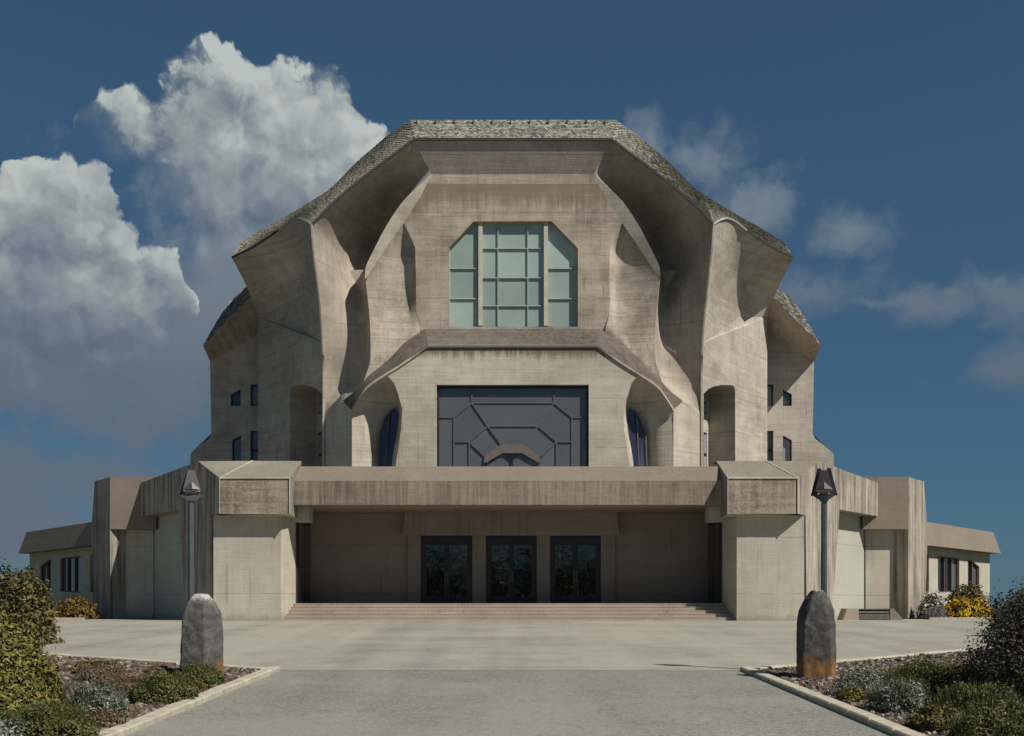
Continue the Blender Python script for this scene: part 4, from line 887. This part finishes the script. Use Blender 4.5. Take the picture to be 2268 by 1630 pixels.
shrub('orange_bush', -26.9, 68, (1.5, 1.1, 1.35), 4000, .10, 'lf_orange', 'orange tinged low bush at the foot of the left wing', seed=15)
shrub('small_bush', -28.6, 67.2, (1.2, 1.0, .9), 2500, .10, 'lf_hedge', 'yellow green low bush beside the orange bush at the left wing', seed=25)
shrub('green_bush', 28.5, 69.2, (1.5, 1.1, 2.25), 5000, .10, 'lf_olive', 'green bush behind the yellow flowers at the right wing', seed=16, lump=.3)
shrub('flower_bush', 27.45, 66.6, (1.45, .9, 1.2), 2600, .09, 'lf_green', 'round bush full of yellow flowers at the right wing', seed=17, flowers=('lf_yellow', 2600, .12), lump=.25)
shrub('lavender_clump', 25.45, 66.2, (.85, .6, .85), 2200, .05, 'lf_grey', 'grey lavender clump at the foot of the right end pillar', 'plant', seed=18)
shrub('white_flower_bush', 26.0, 68.4, (.9, .7, 1.6), 1800, .09, 'lf_green', 'small bush with white flowers above the grey lavender', seed=19, flowers=('lf_white', 500, .13))
shrub('russet_bush', 20.9, 44.5, (1.5, 1.5, 2.0), 5500, .085, 'lf_olive', 'russet olive bush behind the dark shrub at the right edge', seed=20, lump=.3)
shrub('orange_bush', 22.9, 45.5, (1.7, 1.5, 2.3), 5500, .085, 'lf_orange', 'orange brown bush farthest right against the sky', seed=21, lump=.3)
# mounds in the beds
def mound(x_, y_, r_, h_, mat, label, seed, n=3800, size=.028, kind='both', name='low_plant', **k): shrub(name, x_, y_, (r_, r_ * .9, h_), n, size, mat, label, 'plant', 'low plants in the front beds', seed, kind=kind, **k)
mound(-6.85, 21.7, .68, .58, 'lf_green', 'round green cushion plant overhanging the left kerb', 31)
mound(-7.1, 25.0, .62, .5, 'lf_green', 'round green plant at the foot of the left standing stone', 32)
mound(-6.9, 16.5, .72, .62, 'lf_green', 'green tufted plant at the bottom left beside the kerb', 33)
mound(-7.25, 19.3, .58, .62, 'lf_silver', 'silvery wiry clump between two green cushions on the left', 34, kind='both')
mound(-7.5, 15.9, .6, .5, 'lf_silver', 'silver leaved plant in the bottom left corner', 35, kind='leaf')
mound(-8.05, 16.8, .6, .55, 'lf_green', 'green plant at the far bottom left under the large shrub', 36)
mound(-8.3, 23.2, .6, .45, 'lf_dry', 'dry brown plant in the middle of the left bed', 37, 2200)
mound(-7.75, 22.2, .42, .36, 'lf_dry', 'small dry clump beside the left green cushion', 38, 1600)
mound(-9.6, 26.0, .75, .38, 'lf_dry', 'spreading dry plant at the back of the left bed', 39, 2200)
mound(-8.6, 20.8, .6, .5, 'lf_dry', 'brown wiry plant next to the large yellow green shrub', 40, 2000, kind='blade')
mound(7.25, 22.8, .68, .62, 'lf_silver', 'silver green plant right of the right standing stone', 51, kind='leaf')
mound(8.45, 22.4, 1.15, .78, 'lf_green', 'broad green cushion plant in the middle of the right bed', 52, 6000)
mound(7.05, 20.2, .62, .6, 'lf_silver', 'silver tipped clump by the right kerb in front of the green cushion', 53)
mound(7.7, 18.3, .9, .72, 'lf_green', 'dense green plant in the right bed near the lower edge', 54, 5000)
mound(7.0, 16.0, .75, .62, 'lf_green', 'green plant in the bottom right corner beside the kerb', 55)
mound(8.0, 16.4, .65, .62, 'lf_silver', 'silver green clump at the lower right edge', 56, kind='leaf')
mound(9.6, 24.2, .8, .4, 'lf_dry', 'dry reddish brown plant behind the green cushion on the right', 57, 2400)
mound(6.75, 21.9, .3, .28, 'lf_hedge', 'small yellow green tuft at the foot of the right standing stone', 58, 900)

rr_ = random.Random(5)
for k, (x_, y_, r_, h_, mt, kd, lb_) in enumerate([(-6.75, 23.4, .34, .26, 'lf_olive', 'both', 'small olive tuft between the two green cushions by the left kerb'), (-7.6, 18.0, .5, .45, 'lf_green', 'both', 'green tuft behind the silvery clump on the left'), (-8.9, 22.0, .5, .42, 'lf_silver', 'leaf', 'pale silvery plant in the left bed near the large shrub'),
        (-10.6, 28.0, .6, .3, 'lf_olive', 'both', 'low olive plant at the back kerb of the left bed'), (-8.7, 27.2, .4, .24, 'lf_dry', 'both', 'little dry tuft left of the left standing stone'), (9.2, 20.6, .95, .75, 'lf_green', 'both', 'green plant at the foot of the large dark shrub'),
        (8.6, 17.6, .7, .6, 'lf_silver', 'both', 'silvery tuft between green plants on the right'), (7.75, 21.4, .5, .5, 'lf_green', 'both', 'green tuft between two silvery clumps on the right'), (10.6, 26.2, .7, .35, 'lf_olive', 'both', 'low olive plant near the back kerb of the right bed'),
        (8.4, 25.6, .45, .26, 'lf_dry', 'both', 'little dry tuft behind the right standing stone'), (6.85, 17.8, .48, .4, 'lf_olive', 'both', 'olive tuft against the right kerb near the lower edge'), (-6.65, 18.1, .36, .3, 'lf_dry', 'both', 'dry tuft against the left kerb')]):
    mound(x_, y_, r_, h_, mt, lb_, 100 + k, 2600, rr_.uniform(.022, .04), kd)
# ================================================================== standing stones
def stonemat(name, white, orange, k=1.0):
    m_, n, b = newmat(name); tcn = n.new('ShaderNodeTexCoord').outputs['Object']; x_, y_, z_ = n.xyz(tcn)
    a = n.noise(tcn, 3.0, 7.0, .65); f2 = n.noise(tcn, 22.0, 5.0, .7); st = n.noise(n.vm('MULTIPLY', tcn, (5, 5, .6)), 1.0, 5.0, .6)
    col = n.ramp(n.m('ADD', n.m('MULTIPLY', a, .7), n.m('MULTIPLY', f2, .35)), [(0.3, (0.03 * k, 0.029 * k, 0.027 * k)), (0.52, (0.075 * k, 0.072 * k, 0.065 * k)), (0.75, (0.16 * k, 0.155 * k, 0.14 * k))])
    vo = n.new('ShaderNodeTexVoronoi', feature='DISTANCE_TO_EDGE'); n.l.new(n.vm('ADD', tcn, n.vm('SCALE', n.noise(tcn, 3.0, 3.0, out='Color'), .35)), vo.inputs['Vector']); vo.inputs['Scale'].default_value = 1.3
    col = n.mix(n.m('MULTIPLY', n.m('LESS_THAN', vo.outputs['Distance'], .008), .35), col, (0.28, 0.27, 0.24))
    lic = n.sstep(n.noise(tcn, 14.0, 6.0, .7), .62, .70); col = n.mix(n.m('MULTIPLY', lic, .5), col, (0.33, 0.32, 0.28))
    wm = n.sstep(n.m('ADD', z_, n.m('MULTIPLY', n.m('SUBTRACT', f2, .5), .45)), white, white + .08); col = n.mix(n.m('MULTIPLY', wm, .75), col, (0.50, 0.49, 0.44))
    if orange:
        om = n.m('SUBTRACT', 1.0, n.sstep(n.m('ADD', z_, n.m('MULTIPLY', n.m('SUBTRACT', st, .5), 1.3)), orange - .12, orange + .12))
        om = n.m('MULTIPLY', om, n.sstep(x_, orange_x[name][0], orange_x[name][1])) if name in orange_x else om
        col = n.mix(n.m('MULTIPLY', om, .85), col, n.ramp(st, [(0.35, (0.10, 0.05, 0.02)), (0.55, (0.25, 0.118, 0.03)), (0.7, (0.31, 0.17, 0.055))]))
    n.l.new(col, b.inputs['Base Color']); b.inputs['Roughness'].default_value = .9
    bp = n.new('ShaderNodeBump'); bp.inputs['Strength'].default_value = .7; bp.inputs['Distance'].default_value = .03; n.l.new(n.m('ADD', a, n.m('MULTIPLY', f2, .4)), bp.inputs['Height']); n.l.new(bp.outputs[0], b.inputs['Normal'])
    return m_
orange_x = {'lichen_stone': (.36, .46)}
def standing_stone(x_, y_, prof, mat, label, seed):
    """prof: list of (z, loop of (x, y)) sections from base to top"""
    z0 = gz(y_); mb = MB(); nl = len(prof[0][1]); 
    rs = random.Random(seed); V = []; Fc = []
    for (z, lp_) in prof: V += [(a, b_, z) for a, b_ in lp_]
    for j in range(len(prof) - 1): Fc += [(j * nl + i, j * nl + (i + 1) % nl, (j + 1) * nl + (i + 1) % nl, (j + 1) * nl + i) for i in range(nl)]
    Fc.append(tuple(range((len(prof) - 1) * nl, len(prof) * nl)))
    me = bpy.data.meshes.new('standing_stone'); me.from_pydata(V, [], Fc)
    o = bpy.data.objects.new('standing_stone', me); me.materials.append(mat); COL.objects.link(o); o.location = (x_, y_, z0); ROOT[o] = Vector(o.location)
    o['label'] = label; o['category'] = 'stone'; o['group'] = 'standing stones flanking the path'
    bv = o.modifiers.new('bevel', 'BEVEL'); bv.width = .03; bv.segments = 2; bv.limit_method = 'ANGLE'; bv.angle_limit = R(18)
    sb = o.modifiers.new('sub', 'SUBSURF'); sb.subdivision_type = 'SIMPLE'; sb.levels = sb.render_levels = 4
    tx = bpy.data.textures.new('stone_relief', 'CLOUDS'); tx.noise_scale = .35; tx.noise_depth = 4
    dp = o.modifiers.new('relief', 'DISPLACE'); dp.texture = tx; dp.strength = .05; dp.mid_level = .5
    t2 = bpy.data.textures.new('stone_chips', 'VORONOI'); t2.noise_scale = .22; t2.distance_metric = 'DISTANCE'
    d2 = o.modifiers.new('chips', 'DISPLACE'); d2.texture = t2; d2.strength = .022; d2.mid_level = .4
    return o
def sec(z, xs, f_, bk): l, a, c_, r_ = xs; return (z, [(l, .05), (a, -f_), (c_, -f_ * 1.12), (r_, -.02), (r_ * .8, bk), (l * .75, bk)])
standing_stone((446 - 1134) * 27 / F, 27, [sec(-.25, (-.54, -.42, .18, .53), .34, .4), sec(.4, (-.53, -.40, .18, .53), .33, .4), sec(1.2, (-.48, -.40, .17, .53), .31, .36), sec(1.58, (-.44, -.36, .16, .49), .29, .33), sec(1.84, (-.36, -.27, .12, .36), .24, .26), sec(2.06, (-.17, -.13, .06, .17), .13, .14)],
               stonemat('lichen_stone', 1.9, .5, 1.1), 'grey standing stone with a white lichen cap, left of the path', 1)
standing_stone((1808 - 1134) * 26.8 / F, 26.8, [sec(-.25, (-.46, -.40, .27, .48), .34, .4), sec(.5, (-.47, -.41, .27, .48), .33, .4), sec(1.35, (-.46, -.37, .23, .47), .32, .36), sec(1.68, (-.41, -.24, .14, .43), .29, .32), sec(1.95, (-.29, -.15, .09, .33), .21, .23), sec(2.16, (-.12, -.09, .06, .16), .1, .12)],
               stonemat('orange_stone', 2.12, .5, .75), 'dark standing stone with an orange stained foot, right of the path', 2)

# ================================================================== street lamps
M['lampmetal'] = plain('grey_blue_lamp_metal', (0.12, 0.135, 0.145), .42, .5, .2); M['lamphood'] = plain('purple_brown_lamp_hood', (0.058, 0.050, 0.050), .45, .3, .2); M['lampdark'] = plain('dark_lamp_plate', (0.05, 0.048, 0.055), .4, .4)
M['lampglass'] = plain('milky_lamp_glass', (0.42, 0.38, 0.31), .35, 0, .05)
def lamp(px, y_, yaw, label):
    x_ = (px - 1134) * y_ / F; z0 = gz(y_); o = thing('street_lamp', (x_, y_, z0), label, 'street lamp', 'angular lamps behind the standing stones'); o.rotation_euler.z = 0
    c_, s_ = math.cos(yaw), math.sin(yaw)
    def bld(mb, name, mat, par=None):
        mb.v = [(x_ + a * c_ - b_ * s_, y_ + a * s_ + b_ * c_, z0 + z) for a, b_, z in mb.v]; return mb.build(name, M[mat], par or o)
    zt = zat(1108, y_) - z0; h = zat(1037, y_) - z0
    oc = lambda r_, z: [(r_ * math.cos(math.pi / 8 + i * math.pi / 4), r_ * math.sin(math.pi / 8 + i * math.pi / 4), z) for i in range(8)]
    bld(MB().hull(oc(.09, 0), oc(.078, zt)), 'pole', 'lampmetal')
    bld(MB().hull(oc(.2, 0), oc(.17, .12)), 'base_plate', 'lampmetal')
    sq = lambda a, b_, z: [(-a, -b_, z), (a, -b_, z), (a, b_, z), (-a, b_, z)]
    bld(MB().hull(sq(.10, .10, zt - .02), sq(.19, .12, zt + .15)), 'collar', 'lampmetal')
    for sg in (-1, 1):                                   # two splayed plates beside the hood, on arms from the collar
        bld(MB().hull([(sg * .33, -.06, zt + .12), (sg * .16, -.06, zt + .12), (sg * .045, -.03, h - .10), (sg * .075, -.03, h), (sg * .165, -.03, h)], [(sg * .33, .07, zt + .12), (sg * .16, .07, zt + .12), (sg * .045, .06, h - .10), (sg * .075, .06, h), (sg * .165, .06, h)]), 'side_plate', 'lampdark')
        bld(MB().hull([(sg * .08, -.09, zt + .07), (sg * .10, -.09, zt), (sg * .26, -.11, zt + .10), (sg * .18, -.11, zt + .19)], [(sg * .08, .05, zt + .07), (sg * .10, .05, zt), (sg * .26, -.062, zt + .10), (sg * .18, -.062, zt + .19)]), 'bracket', 'lampmetal')
    hd = bld(MB().hull([(-.215, -.2, zt + .26), (.215, -.2, zt + .26), (.215, .2, zt + .26), (-.215, .2, zt + .26)], [(-.085, -.10, h - .06), (.085, -.10, h - .06), (.085, .10, h - .06), (-.085, .10, h - .06)]), 'hood', 'lamphood')
    rd = MB(); rd.add([(-.215, -.205, zt + .262), (.215, -.205, zt + .262), (0, -.175, zt + .46), (0, -.26, zt + .27)], [(0, 3, 2), (3, 1, 2), (0, 1, 3)]); bld(rd, 'hood_peak', 'lamphood', hd)
    bld(MB().hull(sq(.20, .185, zt + .21), sq(.21, .195, zt + .255)), 'rim', 'lampglass')
    bld(MB().hull(sq(.045, .05, zt + .13), sq(.15, .14, zt + .208)), 'lamp_glass', 'lampglass')
    return o
lamp(423, 28.3, R(22), 'angular grey street lamp behind the left standing stone'); lamp(1825, 28.3, R(-14), 'angular grey street lamp behind the right standing stone')

# ================================================================== far woods on the left and right
hill = tagS(mk('hill', [(-170, 150, -2), (-70, 150, -2), (-60, 220, -2), (-170, 220, -2), (-150, 180, 5), (-95, 180, 3.4)], [(0, 1, 5, 4), (1, 2, 5), (2, 3, 4, 5), (3, 0, 4)], M['grass']))
M['lf_far'] = leafmat('far_green_leaf', [(0.1, (0.02, 0.028, 0.012)), (0.5, (0.05, 0.06, 0.022)), (1, (0.10, 0.105, 0.04))])
def far_tree(x_, y_, rad, label, seed, mat='lf_far', z=-.5):
    rs = np.random.RandomState(seed); o = thing('far_tree', (x_, y_, z), label, 'tree', 'trees beyond the left wing')
    v, f_ = leaves((x_, y_, z + rad[2] * .35), rad, 2600, .34, rs, up=.6, shell=.5, lump=.3); npmesh('crown', v, f_, M[mat], o)
    MB().hull([(x_ + .35 * math.cos(i * 1.05), y_ + .35 * math.sin(i * 1.05), z) for i in range(6)], [(x_ + .15 * math.cos(i * 1.05), y_ + .15 * math.sin(i * 1.05), z + rad[2]) for i in range(6)]).build('trunk', M['stem'], o)
far_tree(-68.2, 150, (4.5, 4, 5.6), 'rounded green tree at the far left horizon beside the left wing', 61)
far_tree(-70.5, 146, (5.5, 4, 5.0), 'green tree cut by the left picture edge on the horizon', 62)
far_tree(-70.8, 162, (4.0, 4, 4.4), 'low green tree on the horizon just left of the wing', 63)

# ================================================================== trees behind the viewer, seen mirrored in the door glass
def back_tree(x_, y_, h, label, seed):
    rs = np.random.RandomState(seed); z = gz(y_); o = thing('garden_tree', (x_, y_, z), label, 'tree', 'trees mirrored in the entrance doors')
    v, f_ = leaves((x_, y_, z + h * .42), (h * .36, h * .3, h * .58), 2600, .3, rs, up=.9, shell=.35, lump=.35); npmesh('crown', v, f_, M['lf_hedge'], o)
    MB().hull([(x_ + .3 * math.cos(i * 1.05), y_ + .3 * math.sin(i * 1.05), z) for i in range(6)], [(x_ + .12 * math.cos(i * 1.05), y_ + .12 * math.sin(i * 1.05), z + h * .7) for i in range(6)]).build('trunk', M['stem'], o)
for k, (x_, h) in enumerate(((-15.5, 13.5), (-10, 15.5), (-3.2, 14.2), (3.4, 16.0), (9.5, 14.0), (15, 16.5))):
    back_tree(x_, -26 - 2.5 * (k % 3), h, 'garden tree mirrored in the %s' % ['left wall beside the doors', 'left half of the left door', 'gap left of the middle door', 'middle door', 'right door', 'wall right of the doors'][k], 80 + k)
